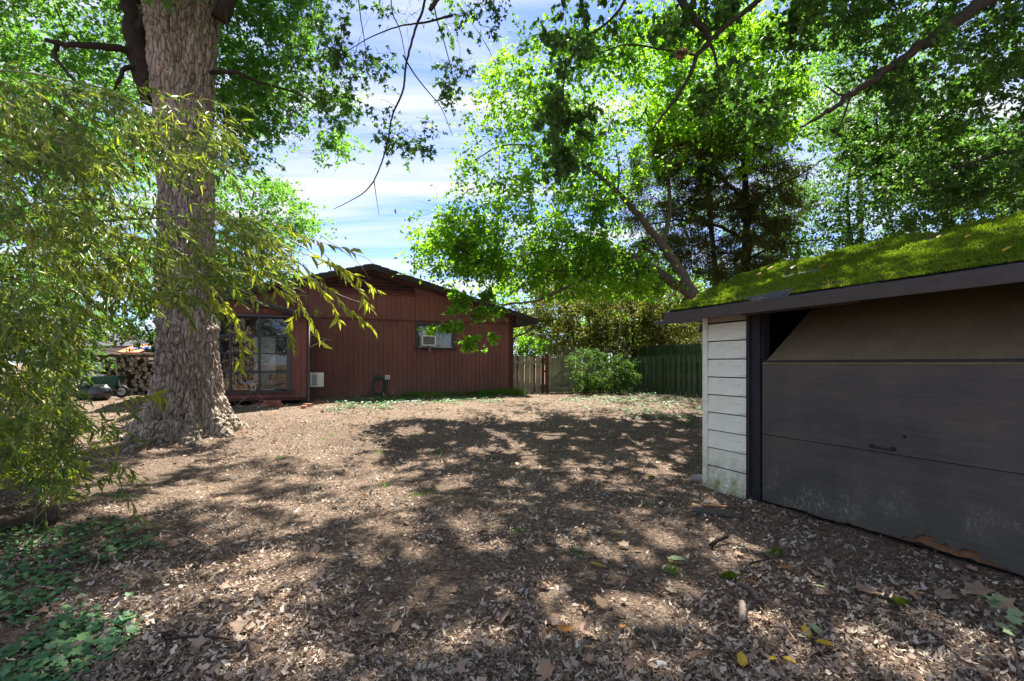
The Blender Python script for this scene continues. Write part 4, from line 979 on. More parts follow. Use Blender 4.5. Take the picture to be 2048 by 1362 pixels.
def grow(skel, Cn, r=.012, maxd=3.5, nseg=5, sag=.12):
    """branches from the nearest skeleton node to every clump, each new branch joining the skeleton"""
    nodes = [np.array(s[:3], float) for s in skel]; A = []; B = []; Ra = []
    base = np.mean([n_ for n_ in nodes], 0); order = np.argsort([min(np.linalg.norm(c - n_) for n_ in nodes) for c in Cn])
    arr = np.array(nodes)
    for i in order:
        c = Cn[i]; d = np.linalg.norm(arr - c, axis=1); j = int(np.argmin(d))
        if d[j] > maxd: continue
        p = arr[j]; prev = p; off = RNG.normal(0, .08, 3) * d[j]; rr = r * (1 + .5 * d[j]); pts = []
        for k in range(1, nseg + 1):
            t = k / nseg; q = p * (1 - t) + c * t + off * math.sin(math.pi * t) + np.array([0, 0, sag * d[j] * math.sin(math.pi * t)])
            A.append(prev); B.append(q); Ra.append(rr * (1.15 - t * .75)); prev = q
            if k in (2, 3, 4, 5): pts.append(q)
        arr = np.vstack([arr, pts])
    return (np.array(A), np.array(B), np.array(Ra)) if A else None
SUNSPOTS = [(ground_at(px, py), r) for px, py, r in ((250, 955, .55), (380, 985, .50), (330, 925, .5), (170, 985, .4), (520, 1120, .24), (580, 1160, .20), (470, 1255, .14), (765, 955, .26), (1100, 872, .34),
            (1000, 868, .30), (1060, 925, .18), (1190, 1100, .15), (1285, 1115, .12), (1000, 1000, .12), (1720, 1275, .15), (1790, 1310, .15), (1850, 1345, .14), (1300, 945, .14), (1590, 1310, .12), (700, 890, .35), (600, 870, .45), (820, 850, .4),
            (900, 822, .6), (1050, 835, .5), (480, 950, .3), (640, 915, .3), (1150, 815, .4), (140, 1300, .10), (820, 1100, .08), (1350, 880, .2), (1225, 1290, .08))]
for _ in range(240):
    g_ = ground_at(RNG.uniform(120, 1900), 1362 - (1362 - 805) * RNG.random() ** .7); SUNSPOTS.append((g_, RNG.uniform(.05, .12) * (.6 + g_.y / 9)))
for _ in range(210):
    g_ = ground_at(RNG.uniform(640, 1420), RNG.uniform(815, 985)); SUNSPOTS.append((g_, RNG.uniform(.05, .17)))
SUNSPOTS += [(at(120, 350, 4.6), .8), (at(380, 250, 4.6), .55), (at(60, 600, 4.6), .7), (at(300, 480, 4.7), .4), (at(560, 520, 4.7), .4), (at(660, 600, 4.7), .3), (at(20, 800, 4.6), .5), (at(405, 740, 8.8), .22), (at(340, 850, 8.7), .28), (at(430, 840, 8.9), .2), (at(120, 900, 4.3), .3)]
def open_to_sun(P):  # cuts crown leaves along sun rays to shape the chosen sun patches
    k = np.ones(len(P), bool); s = np.array(SUN_DIR)
    for g_, r in SUNSPOTS:
        v = P - np.array(g_); t = v @ s; q = np.linalg.norm(v - t[:, None] * s, axis=1)
        k &= ~((q < r * (1 + .35 * np.sin(P[:, 0] * 7 + P[:, 1] * 5))) & (t > .8))
    return k
def crown(tree, sets, leafm, twigm, kind, skel=None, r=.010, maxd=3.5, name="crown"):
    """sets: list of (leafset, twigset)"""
    P = [np.concatenate([s[0][i] for s in sets]) for i in range(4)]
    k_ = open_to_sun(P[0]); P = [q[k_] for q in P]
    V, F = leaves_mesh(name, kind, *P)
    o = link(name, mesh_np(name, V, F), M[leafm], tree)
    A = [np.concatenate([s[1][i] for s in sets])[::2] for i in range(3)]
    V, F = ribbons(*A); link("twigs", mesh_np("twigs", V, F), M[twigm], tree)["kind"] = "stuff"
    return o
def branches(tree, g, twigm, name="branches"):
    V, F = ribbons(*g); link(name, mesh_np(name, V, F, True), M[twigm], tree)["kind"] = "stuff"
def rr(n, a, b): return RNG.uniform(a, b, n)
def box_pts(n, x0, x1, y0, y1, z0, z1): return np.stack([rr(n, x0, x1), rr(n, y0, y1), rr(n, z0, z1)], 1)
tocam = lambda p: p

# ------------------------------------------------------------------ the big maple: bark-furrowed trunk
TB = at(376, 868, 9.4); TX, TY = TB.x, TB.y; TZ = g1(TX, TY)
tree = empty("maple_tree", (0, 0, 0), 0, "huge old maple with furrowed grey bark and flared roots left of the house", "tree")
nth, nzz = 300, 360
zs = np.linspace(-.15, 9.0, nzz) ** 1.0
zs = -.15 + 9.15 * (np.linspace(0, 1, nzz) ** 1.35)
pxw = [(0, .88), (.35, .66), (.7, .57), (1.2, .515), (2.0, .49), (2.9, .455), (4.5, .45), (6, .48), (7.5, .58), (9, .72)]
pxw = [(a, b_ * .96) for a, b_ in pxw]
pxc = [(0, 0.0), (1.2, .0), (2.9, -.03), (4.5, -.02), (6.5, -.10), (9, -.12)]
R0 = np.interp(zs, *zip(*[(a, b) for a, b in pxw])); CX = np.interp(zs, *zip(*pxc))
th = np.linspace(0, 2 * math.pi, nth, endpoint=False)
TH, ZZ = np.meshgrid(th, zs); R = np.repeat(R0[:, None], nth, 1)
fl = np.exp(-np.maximum(ZZ, 0) / .30)
lobes = 0
for a0, w_, amp in ((-2.75, .20, 1.25), (-2.15, .16, .45), (-1.55, .18, .35), (-.95, .20, .55), (-.35, .22, .75), (.6, .25, .7), (1.6, .3, .6), (2.4, .2, .8), (3.05, .16, .5)):
    dd = np.angle(np.exp(1j * (TH - a0))); lobes = lobes + amp * np.exp(-(dd / (w_ * (1 + .4 * ZZ.clip(0, 2)))) ** 2)
R = R + fl * (lobes * .50 - .12) + .022 * lobes * np.exp(-ZZ.clip(0) / 1.0)
cx, sx = np.cos(TH), np.sin(TH)
P = np.stack([cx * R, sx * R, ZZ], -1)
rg = lambda q, k, sd: 1 - np.abs(2 * fbm(q, k, sd) - 1)
warp = (fbm(P * 1.5, 3, 40) - .5)[..., None] * np.array([1.6, 1.6, .6])
f1 = rg((P + warp * .25) * np.array([7.0, 7.0, 1.25]), 3, 41); f2 = rg((P + warp * .1) * np.array([17, 17, 4.2]), 3, 42); f3 = fbm(P * np.array([38, 38, 16]), 3, 43)
pl = fbm(P * np.array([9, 9, 3.0]), 2, 44)
w1, w2 = worley((P + warp * .12) * np.array([8.5, 8.5, 1.9]), 5); w3, w4 = worley((P + warp * .08) * np.array([19, 19, 5.5]), 9)
disp = .052 * (sstep(.0, .30, w2 - w1) - .8) + .022 * (sstep(0, .3, w4 - w3) - .8) + .03 * (sstep(.50, .90, f1) - .45) + .03 * (f2 - .5) + .03 * (vnoise(np.floor((P + warp * .12) * np.array([8.5, 8.5, 1.9]) * 1.0), 8) - .5) + .018 * (f3 - .5) + .02 * (np.floor(pl * 6) / 6 - .5)
# shaggy ledge of lifted bark about two metres up, and knots
for zc, hh_ in ((2.02, .10), (1.70, .07), (2.75, .09)):
    wob = zc + .22 * (fbm(np.stack([TH * 1.3, TH * 0, TH * 0 + zc], -1), 2, 50) - .5)
    e = np.exp(-((ZZ - wob) / .05) ** 2); disp = disp + hh_ * e * rg(P * np.array([16, 16, 5]), 2, 51) * sstep(.35, .65, fbm(P * np.array([2, 2, .3]), 2, 52))
for a0, zc in ((-1.75, 1.22), (-1.35, 1.95), (-2.0, .55), (-1.2, .5)):
    dd = np.angle(np.exp(1j * (TH - a0))) * .5; q = np.sqrt(dd ** 2 + (ZZ - zc) ** 2); disp = disp + .07 * np.exp(-(q / .09) ** 2) - .06 * np.exp(-(q / .04) ** 2)
for a0, w_ in ((-1.75, .12), (-1.15, .10), (-.62, .10)):       # hollows between the root flares
    dd = np.angle(np.exp(1j * (TH - a0))); disp = disp - .16 * np.exp(-(dd / w_) ** 2) * np.exp(-((ZZ - .35) / .35) ** 2)
R = R + disp
X = cx * R + CX[:, None]; Y = sx * R
V = np.stack([TX + X, TY + Y, TZ + ZZ], -1)
# the outer roots run down into the ground
V[..., 2] -= .10 * fl * (lobes > 1.2)
V = V.reshape(-1, 3)
i = np.arange(nzz - 1)[:, None] * nth; j = np.arange(nth)[None]; F = np.stack([i + j, i + (j + 1) % nth, i + nth + (j + 1) % nth, i + nth + j], -1).reshape(-1, 4)
link("trunk", mesh_np("trunk", V, F, True), M['bark'], tree)
# surface root running left from the trunk
def root(px0, py0, px1, py1, r0, r1, Y0=9.0, Y1=8.6):
    a, b = ground_at(px0, py0), ground_at(px1, py1); pts = []
    for k in range(7):
        t = k / 6; p = a.lerp(b, t); p.z = g1(p.x, p.y) + .02 - t * .03 + .02 * math.sin(k * 2); p.x += .04 * math.sin(k * 1.7); pts.append(p)
    return (pts, r0, r1)
for rt__ in [root(300, 868, 232, 893, .13, .05), root(430, 862, 470, 872, .10, .02), root(260, 876, 150, 895, .09, .03), root(370, 885, 395, 893, .09, .02), root(300, 885, 235, 905, .08, .03)]: limbs("root", 'bark', tree, [rt__], 12)
lm = [([at(312, 200, 9.5), at(292, 150, 9.6), at(274, 80, 9.7), at(262, -20, 9.8), at(255, -200, 9.6)], .26, .15),
      ([at(285, 115, 9.6), at(250, 100, 9.4), at(190, 92, 9.1), at(130, 88, 8.9), at(92, 80, 8.8)], .085, .035),
      ([at(300, 140, 9.6), at(255, 135, 9.3), at(238, 158, 9.1), at(228, 180, 9.0)], .06, .02),
      ([at(115, 88, 8.9), at(110, 112, 8.8), at(130, 140, 8.7), at(150, 165, 8.7)], .045, .02),
      ([at(274, 80, 9.7), at(290, 30, 9.5), at(310, -30, 9.4)], .10, .07),
      ([at(440, 40, 9.4), at(500, -80, 9.2), at(600, -220, 8.6), at(760, -330, 7.8)], .15, .08),
      ([at(425, 145, 9.4), at(470, 144, 9.2), at(520, 165, 9.6), at(600, 190, 10.2), at(680, 245, 10.6)], .045, .012),
      ([at(445, 190, 9.5), at(455, 260, 9.9), at(500, 330, 10.2)], .03, .01),
      ([at(330, -20, 9.5), at(200, -200, 9.0), at(40, -360, 8.4)], .34, .14),
      ([at(400, -20, 9.5), at(420, -300, 9.2), at(500, -520, 8.8)], .40, .2),
      ([at(455, 5, 9.4), at(452, 30, 9.0), at(456, 66, 8.9)], .03, .012),
      ([at(600, -220, 8.6), at(780, -200, 7.6), at(890, -60, 7.0), at(860, 20, 6.9)], .09, .03)]
limbs("limb", 'darkbark', tree, lm, 10)
skel = []
for pts, _, _ in lm: skel += [tuple(p) for p in curve_pts(pts, 5)]
A1 = region([(430, -420), (700, -420), (660, 40), (700, 180), (690, 290), (640, 325), (560, 260), (480, 330), (430, 300)], 230, 10.0, 13.0)
A2 = region([(-250, -420), (430, -420), (330, 0), (330, 320), (-250, 300)], 330, 10.2, 14.0)
A3 = region([(-250, -500), (500, -500), (500, -60), (-250, -60)], 70, 6.5, 9.5)
A5 = box_pts(300, -9, 3, 11.0, 18, 12.5, 17)  # unseen high crown clumps, added to shade the left of the yard
A5 = A5[(727 - (A5[:, 2] - 1.5) / A5[:, 1] * 1000) < -50]
A4 = region([(-200, 60), (300, 60), (300, 560), (-200, 560)], 110, 12, 15)
for q, cnt in ((A1, 0),): pass
sets = []
CC = np.concatenate([A1, A2, A3, A4, A5])
vis = np.concatenate([A1, A2[727 - (A2[:, 2] - 1.5) / A2[:, 1] * 1000 > -90], A4]); off = np.concatenate([A2[727 - (A2[:, 2] - 1.5) / A2[:, 1] * 1000 <= -90], A3, A5])
sets.append(twiggy(vis, rr(len(vis), .6, 1.1), 15, 10, .11, 'lobe', .5, -.25, .15)); sets.append(twiggy(off, rr(len(off), .7, 1.2), 9, 6, .19, 'lobe', .5, -.25, .15))
crown(tree, sets, 'maple', 'darkbark', 'lobe')
g = grow(skel, CC, .010, 4.0); branches(tree, g, 'darkbark')
# the lower left side of the same crown beyond the trunk, lit bright (further trees beyond the house)
def far_tree(label, poly, n, y0, y1, leafm, size, rad, trunk, kind='rhomb', ntw=12, nlf=11, group="trees standing beyond the yard", flat=.65, twm='darkbark', tr=.12, base_z=None, droop=-.2, cat="tree", nm="tree"):
    t_ = empty(nm, (0, 0, 0), 0, label, cat, group)
    Cn = region(poly, n, y0, y1)
    Cn = Cn[Cn[:, 2] > .5]
    sets = [twiggy(Cn, rr(len(Cn), *rad), ntw, nlf, size, kind, flat, droop)]
    crown(t_, sets, leafm, twm, kind)
    sk = []
    for pts, r0, r1 in trunk: sk += [tuple(p) for p in curve_pts(pts, 6)]
    limbs("trunk", twm, t_, trunk, 9)
    g = grow(sk, Cn, .010, 5.0)
    if g: branches(t_, g, twm)
    return t_
def tk(px, py_base, Y, pts, r0, r1):
    b = at(px, py_base, Y); b.z = g1(b.x, b.y) - .1
    return ([b] + [at(x, y, yy) for x, y, yy in pts], r0, r1)
far_tree("bright maple crown rising behind the house roof left of the sky gap", [(380, 330), (560, 370), (628, 410), (632, 470), (600, 520), (580, 575), (380, 600)], 150, 24, 29, 'maple', .17, (.8, 1.5), [tk(500, 700, 26, [(500, 640, 26), (495, 520, 26), (480, 420, 26.5)], .22, .08)], 'lobe')
far_tree("leafy tree filling the gap left of the big trunk", [(-150, 250), (330, 250), (330, 680), (-150, 640)], 130, 19, 26, 'maple', .15, (.8, 1.4), [tk(120, 700, 22, [(120, 600, 22), (110, 430, 22), (90, 330, 22)], .25, .1)], 'rhomb')
far_tree("dark leafy bush overhanging the woodpile left of the big trunk", [(190, 610), (330, 590), (335, 700), (300, 700), (240, 690), (190, 700)], 40, 18.5, 21, 'dark', .09, (.35, .6), [tk(310, 750, 20, [(305, 690, 20), (290, 650, 20)], .08, .03)], 'oval', group="shrubs around the yard", nm="bush", cat="bush")

# ------------------------------------------------------------------ overhead boughs: star-leaved maple twigs against the sky
sg = empty("overhanging_bough", (0, 0, 0), 0, "thin hanging boughs with small star leaves across the top of the sky gap", "bough")
ob = [([at(905, 30, 7), at(850, 45, 7.2), at(800, 52, 7.4), at(740, 75, 7.8), at(690, 105, 8.2)], .02, .006),
      ([at(860, -120, 6.8), at(850, 0, 7), at(830, 60, 7), at(812, 130, 7), at(806, 180, 7), at(785, 230, 7), at(777, 275, 7), at(765, 320, 7), at(748, 362, 7)], .022, .010),
      ([at(748, 362, 7), at(728, 385, 7), at(700, 402, 6.95), at(668, 418, 6.9)], .010, .004),
      ([at(748, 362, 7), at(752, 390, 7), at(758, 430, 7)], .008, .003),
      ([at(806, 110, 7), at(830, 150, 7.1), at(862, 190, 7.2), at(882, 215, 7.2), at(905, 270, 7.3)], .012, .004),
      ([at(860, -100, 6.8), at(870, 20, 7), at(890, 90, 7), at(905, 150, 7), at(915, 210, 7)], .012, .004),
      ([at(700, -150, 7.6), at(715, -20, 7.6), at(722, 40, 7.6), at(730, 90, 7.6), at(731, 130, 7.6)], .014, .004),
      ([at(790, -200, 7.2), at(782, 0, 7.3), at(800, 60, 7.3), at(812, 120, 7.3)], .012, .005)]
limbs("limb", 'darkbark', sg, ob, 6)
C1 = region([(560, -300), (1010, -300), (1005, 60), (940, 200), (900, 230), (860, 200), (800, 190), (760, 215), (700, 150), (660, 200), (620, 230), (560, 150)], 105, 7.0, 9.0)
C2 = region([(760, 230), (800, 230), (850, 260), (880, 300), (770, 300)], 7, 7.0, 7.4); C3 = region([(640, 150), (700, 180), (690, 230), (640, 240)], 8, 7.6, 9)
CC = np.concatenate([C1, C2, C3])
crown(sg, [twiggy(CC, rr(len(CC), .20, .42), 9, 9, .078, 'lobe', .7, -.35, .2)], 'dark', 'darkbark', 'lobe')
sk = []
for pts, _, _ in ob: sk += [tuple(p) for p in curve_pts(pts, 6)]
g = grow(sk, CC, .005, 2.2, sag=.05); branches(sg, g, 'darkbark')

# ------------------------------------------------------------------ bright spreading tree right of the sky gap
bt = empty("maple_tree", (0, 0, 0), 0, "bright green spreading tree right of the sky gap, its forked trunk leaning behind the garage", "tree")
bb = gw_(-2.2, 9.3); 
lm = [([Vector((bb.x, bb.y, .2)), at(1420, 640, 10.5), at(1385, 592, 10.8), at(1345, 565, 11.1), at(1295, 530, 11.3), at(1250, 510, 11.5), at(1200, 505, 11.7), at(1130, 530, 11.9), at(1060, 570, 12.1)], .17, .035),
      ([at(1390, 596, 10.8), at(1360, 540, 10.9), at(1325, 490, 11.1), at(1285, 440, 11.3), at(1235, 385, 11.5), at(1190, 345, 11.7), at(1145, 318, 11.9)], .125, .03),
      ([at(1325, 490, 11.1), at(1340, 420, 11.3), at(1330, 330, 11.6), at(1290, 220, 11.9)], .07, .02),
      ([at(1235, 385, 11.5), at(1238, 340, 11.5), at(1232, 300, 11.5)], .03, .012),
      ([at(1295, 530, 11.3), at(1240, 530, 11.3), at(1160, 560, 11.4), at(1080, 600, 11.5), at(1010, 610, 11.5), at(960, 640, 11.5)], .05, .012),
      ([at(1250, 510, 11.5), at(1150, 500, 11.7), at(1050, 510, 11.9), at(950, 540, 12.1), at(880, 560, 12.3)], .045, .012),
      ([at(1190, 345, 11.7), at(1100, 300, 12.1), at(1010, 290, 12.3), at(950, 320, 12.3)], .035, .012)]
lm += [([at(960, 640, 11.5), at(925, 632, 11.5), at(885, 645, 11.5), at(848, 660, 11.5)], .014, .004), ([at(960, 640, 11.5), at(962, 665, 11.5), at(950, 695, 11.5)], .009, .003), ([at(1010, 610, 11.5), at(950, 600, 11.5), at(900, 606, 11.5)], .014, .004)]
limbs("trunk", 'midbark', bt, lm, 10)
P1 = [(880, 430), (930, 340), (955, 250), (970, 150), (1060, 70), (1180, 60), (1330, 20), (1560, 40), (1600, 260), (1500, 330), (1330, 330), (1250, 430), (1210, 480), (1000, 470), (830, 470)]
P2 = [(860, 450), (1210, 470), (1330, 540), (1310, 590), (1100, 590), (1020, 560), (900, 560), (865, 540), (850, 490)]
B1 = region(P1, 270, 10.2, 13.2); B2 = region(P2, 190, 10.8, 12.8)
B3 = region([(880, 585), (980, 585), (1000, 625), (940, 640), (900, 625)], 26, 11.3, 11.8)
B4 = region([(850, 656), (900, 645), (930, 650), (890, 660), (860, 662)], 11, 11.3, 11.6); B5 = region([(925, 675), (985, 668), (975, 695), (940, 705)], 11, 11.3, 11.6)
B6 = region([(900, -350), (1560, -350), (1560, 0), (900, 0)], 24, 10, 12.5)
B7 = region([(960, 90), (1560, 40), (1600, 250), (1450, 330), (1200, 400), (1000, 380)], 120, 14, 18)
big = np.concatenate([B1, B2, B6, B7]); sm_ = np.concatenate([B3, B4, B5])
sets = [twiggy(big, rr(len(big), .55, 1.05), 17, 11, .098, 'oval', .42, -.12), twiggy(sm_, rr(len(sm_), .18, .30), 11, 9, .085, 'oval', .45, -.15)]
crown(bt, sets[:1], 'bright', 'midbark', 'rhomb'); crown(bt, sets[1:], 'bright', 'midbark', 'oval', name="lower_bough")
sk = []
for pts, _, _ in lm: sk += [tuple(p) for p in curve_pts(pts, 6)]
g = grow(sk, np.concatenate([big, sm_]), .009, 6.0, sag=.06); branches(bt, g, 'darkbark')

# dark bough hanging in front of it from above, and the thick bare limb at the top right
hb_ = empty("overhanging_bough", (0, 0, 0), 0, "dark drooping maple bough with a forked bare limb across the upper right", "bough")
lm = [([at(1320, -120, 7.6), at(1365, 5, 7.6), at(1400, 50, 7.6), at(1418, 82, 7.6), at(1395, 110, 7.6), at(1375, 160, 7.5), at(1345, 205, 7.5), at(1300, 265, 7.4)], .075, .012),
      ([at(1418, 82, 7.6), at(1455, 50, 7.7), at(1500, 15, 7.8), at(1550, -30, 7.9)], .03, .045),
      ([at(1418, 82, 7.6), at(1432, 120, 7.6), at(1438, 180, 7.6), at(1440, 230, 7.6)], .028, .008),
      ([at(1395, 110, 7.6), at(1330, 100, 7.7), at(1250, 90, 7.8), at(1170, 120, 8)], .02, .008),
      ([at(1300, -200, 7.6), at(1250, 0, 7.6), at(1160, 90, 7.7), at(1130, 150, 7.8), at(1125, 260, 7.8)], .03, .008)]
limbs("limb", 'darkbark', hb_, lm, 8)
H1 = region([(1080, -250), (1650, -250), (1640, 60), (1560, 120), (1440, 130), (1390, 80), (1300, 60), (1180, 40), (1090, 20)], 70, 7.0, 9.0)
H2 = region([(1090, 60), (1180, 70), (1190, 200), (1145, 330), (1110, 360), (1095, 200)], 26, 7.4, 8.2); H3 = region([(1380, 140), (1480, 140), (1560, 190), (1540, 250), (1400, 220)], 16, 7.5, 8.6)
CC = np.concatenate([H1, H2, H3])
crown(hb_, [twiggy(CC, rr(len(CC), .25, .5), 11, 9, .085, 'maple', .75, -.45, .3)], 'dark', 'darkbark', 'maple')
sk = []
for pts, _, _ in lm: sk += [tuple(p) for p in curve_pts(pts, 6)]
g = grow(sk, CC, .006, 2.6, sag=.05); branches(hb_, g, 'darkbark')
nb = empty("squirrel_nest", at(1362, 105, 7.6), 0, "small clump of dead leaves caught on the forked bare limb", "nest")
l_, t__ = twiggy(np.array([[0, 0, 0.]]), np.array([.10]), 30, 6, .05, 'maple', .9, 0)
crown(nb, [(l_, t__)], 'lit_tan', 'twig', 'maple', name="leaves")

# ------------------------------------------------------------------ dark cedar behind the garage and the trees at the right
ct = empty("cedar_tree", (0, 0, 0), 0, "dark brownish cedar with an ivy-wrapped trunk behind the mossy roof's left end", "tree")
def gtk(px, Y, ys, r0, r1):
    b = at(px, 700, Y); b.z = -.1
    return ([b] + [at(px + dx, y, Y) for dx, y in ys], r0, r1)
lm = [gtk(1492, 12.5, [(0, 560), (2, 450), (-2, 330), (0, 200)], .17, .05), gtk(1440, 12.8, [(-8, 560), (-20, 450), (-30, 330)], .09, .03),
      ([at(1490, 480, 12.5), at(1430, 450, 12.4), at(1360, 440, 12.3), at(1290, 450, 12.2)], .05, .015),
      ([at(1490, 400, 12.5), at(1430, 350, 12.4), at(1340, 330, 12.3), at(1270, 350, 12.2)], .05, .015),
      ([at(1490, 420, 12.5), at(1540, 380, 12.4), at(1600, 350, 12.3), at(1660, 310, 12.2)], .04, .012),
      ([at(1490, 330, 12.5), at(1450, 280, 12.4), at(1400, 250, 12.3)], .04, .012),
      ([at(1490, 520, 12.5), at(1560, 490, 12.4), at(1640, 480, 12.3)], .035, .012)]
limbs("trunk", 'darkbark', ct, lm, 8)
Cc = region([(1250, 330), (1330, 250), (1440, 210), (1560, 220), (1600, 330), (1600, 470), (1560, 560), (1400, 560), (1290, 500), (1240, 420)], 330, 11.4, 13.8)
crown(ct, [twiggy(Cc, rr(len(Cc), .35, .65), 19, 15, .085, 'needle', .5, -.2, spread=.07)], 'cedar', 'darkbark', 'needle')
Ci = region([(1472, 400), (1512, 400), (1520, 575), (1465, 575)], 26, 12.2, 12.6)
iv = crown(ct, [twiggy(Ci, rr(len(Ci), .14, .24), 12, 8, .06, 'oval', 1)], 'dark', 'darkbark', 'oval', name="ivy")
sk = []
for pts, _, _ in lm: sk += [tuple(p) for p in curve_pts(pts, 6)]
g = grow(sk, Cc, .008, 4.0, sag=.03); branches(ct, g, 'darkbark')

rt_ = empty("tree", (0, 0, 0), 0, "dark leafy tree with a long slanting limb filling the upper right corner", "tree", "trees standing behind the garage")
lm = [([Vector((10.5, 8.6, -.1)), Vector((10.4, 8.4, 5)), at(2200, -260, 8.3), at(2080, -80, 8.2), at(1975, 0, 8.1), at(1875, 66, 8.1), at(1790, 130, 8.1), at(1710, 185, 8.1), at(1650, 225, 8.0), at(1600, 255, 7.9)], .20, .014),
      ([at(1710, 185, 8.1), at(1680, 190, 8.1), at(1650, 170, 8.1)], .03, .01),
      ([at(1700, 195, 8), at(1685, 240, 8), at(1665, 285, 8)], .02, .006),
      ([at(2230, 200, 8.5), at(2060, 130, 8.6), at(1960, 180, 8.8), at(1850, 260, 9)], .035, .015),
      ([at(2200, 330, 8.5), at(2050, 300, 9), at(1930, 330, 9.4), at(1850, 360, 9.6)], .035, .015)]
limbs("trunk", 'darkbark', rt_, lm, 9)
R1_ = region([(1560, -300), (2300, -300), (2300, 330), (2048, 330), (1850, 260), (1700, 130), (1600, 100)], 390, 8.0, 12.0)
R2_ = region([(1650, 200), (1800, 230), (2300, 300), (2300, 480), (2048, 430), (1830, 390), (1700, 330)], 230, 9.5, 13.0)
CC = np.concatenate([R1_, R2_])
crown(rt_, [twiggy(CC, rr(len(CC), .35, .7), 14, 11, .092, 'oval', .45, -.2)], 'dark', 'darkbark', 'rhomb')
sk = []
for pts, _, _ in lm: sk += [tuple(p) for p in curve_pts(pts, 6)]
g = grow(sk, CC, .008, 5.0, sag=.03); branches(rt_, g, 'darkbark')
G2 = "trees standing behind the garage"
far_tree("slender dark tree behind the mossy roof's middle", [(1560, 330), (1680, 230), (1800, 300), (1840, 420), (1820, 500), (1560, 560), (1540, 450)], 150, 14.5, 18, 'dark', .10, (.45, .9), [gtk(1700, 16, [(0, 520), (-5, 420), (0, 330)], .10, .04)], 'oval', 11, 9, group=G2)
far_tree("dark tree with a straight trunk behind the roof right of centre", [(1780, 250), (1930, 230), (1960, 400), (1940, 520), (1780, 520), (1760, 380)], 150, 14, 18, 'dark', .10, (.45, .9), [gtk(1893, 15.5, [(0, 480), (-12, 400), (-12, 280), (-20, 200)], .12, .05)], 'oval', 11, 9, group=G2)
far_tree("dark tree behind the roof at the right edge of the picture", [(1920, 250), (2200, 280), (2200, 520), (1930, 500), (1900, 400)], 160, 14, 18, 'dark', .10, (.45, .9), [gtk(2000, 16, [(0, 480), (10, 380), (0, 280)], .12, .05)], 'oval', 11, 9, group=G2)
far_tree("pale sunlit tree far beyond the upper right boughs", [(1600, 60), (1800, 40), (1860, 180), (1820, 300), (1700, 330), (1590, 240)], 120, 24, 30, 'maple', .16, (.9, 1.6), [gtk(1720, 27, [(0, 520), (0, 400), (0, 200)], .22, .1)], 'rhomb', group=G2)
# ------------------------------------------------------------------ shrubs and small trees beyond the fences
G3 = "shrubs around the yard"
kw = dict(group=G3, nm="bush", cat="bush")
far_tree("tall olive brown shrub mass behind the picket fence above the gate", [(1060, 560), (1290, 560), (1330, 640), (1320, 700), (1090, 705), (1050, 640)], 210, 20.5, 24, 'olive', .095, (.45, .8), [tk(1180, 720, 22, [(1180, 660, 22), (1170, 600, 22)], .08, .03), tk(1270, 720, 22, [(1265, 660, 22), (1260, 590, 22)], .07, .03)], 'oval', 14, 11, **kw)
far_tree("sunlit rounded green bush between the house corner and the picket fence", [(1026, 668), (1050, 658), (1085, 680), (1090, 720), (1030, 720)], 22, 19.5, 20.6, 'bright', .075, (.3, .5), [tk(1055, 720, 20, [(1055, 690, 20)], .04, .02)], 'oval', 14, 10, **kw)
far_tree("dappled olive shrub with orange leaves behind the dog-eared fence", [(1270, 560), (1400, 560), (1410, 650), (1390, 680), (1300, 700), (1270, 660)], 120, 20, 24, 'olive', .095, (.4, .7), [tk(1330, 720, 22, [(1330, 660, 22), (1340, 600, 22)], .07, .03)], 'oval', 12, 10, **kw)
far_tree("bright yellow green tree rising far behind the two fences", [(980, 540), (1200, 520), (1420, 540), (1430, 690), (1250, 700), (1050, 680), (980, 620)], 170, 25, 30, 'bright', .14, (.8, 1.4), [tk(1200, 720, 27, [(1200, 640, 27), (1210, 560, 27)], .16, .06)], 'oval', 12, 10)
far_tree("deep green hedge closing the view beyond the picket and privacy fences", [(1000, 600), (1440, 600), (1440, 725), (1000, 725)], 170, 24, 28, 'olive', .13, (.6, 1.0), [tk(1230, 730, 26, [(1230, 690, 26), (1240, 640, 26)], .08, .03)], 'rhomb', 12, 10, **kw)
far_tree("broad green bush in front of the gate's right side and the fence corner", [(1148, 712), (1170, 700), (1225, 700), (1268, 725), (1276, 765), (1262, 792), (1160, 795), (1150, 750)], 95, 16.9, 18.4, 'shrub', .055, (.24, .42), [tk(1200, 790, 17.6, [(1200, 760, 17.6), (1195, 730, 17.6)], .03, .012), tk(1230, 790, 17.6, [(1235, 760, 17.6), (1245, 735, 17.6)], .03, .012), tk(1180, 790, 17.6, [(1172, 755, 17.6)], .025, .012)], 'oval', 14, 11, **kw)
# far tree line closing the view all round, as separate trees
far_tree("dense green hedge bush along the left side beyond the bamboo", [(-260, 500), (120, 520), (200, 620), (205, 740), (120, 780), (-260, 800)], 230, 13.5, 18, 'dark', .095, (.45, .8), [tk(0, 780, 15, [(0, 700, 15), (20, 600, 15)], .07, .03)], 'oval', 13, 10, **kw)
far_tree("mid green tree rising behind the dark cedar", [(1230, 200), (1620, 180), (1640, 420), (1600, 590), (1300, 590), (1230, 480)], 150, 18, 24, 'maple', .13, (.7, 1.2), [gtk(1430, 20, [(0, 560), (-10, 400), (0, 260)], .15, .05)], 'rhomb', 11, 9, group=G2)
k = 0
names = []
treeline = [(-52, 30, 9), (-44, 36, 11), (-36, 33, 9), (-28, 40, 12), (-20, 44, 8), (-3, 48, 7), (10, 44, 9), (19, 40, 11), (28, 36, 10), (38, 34, 11), (48, 30, 10)]
desc = ["far left of the yard", "left of the yard behind the bamboo", "beyond the woodpile", "beyond the pale neighbour house", "behind the left end of the house", "low behind the house ridge", "beyond the gate", "beyond the fence corner", "beyond the garage", "far behind the garage", "far right behind everything"]
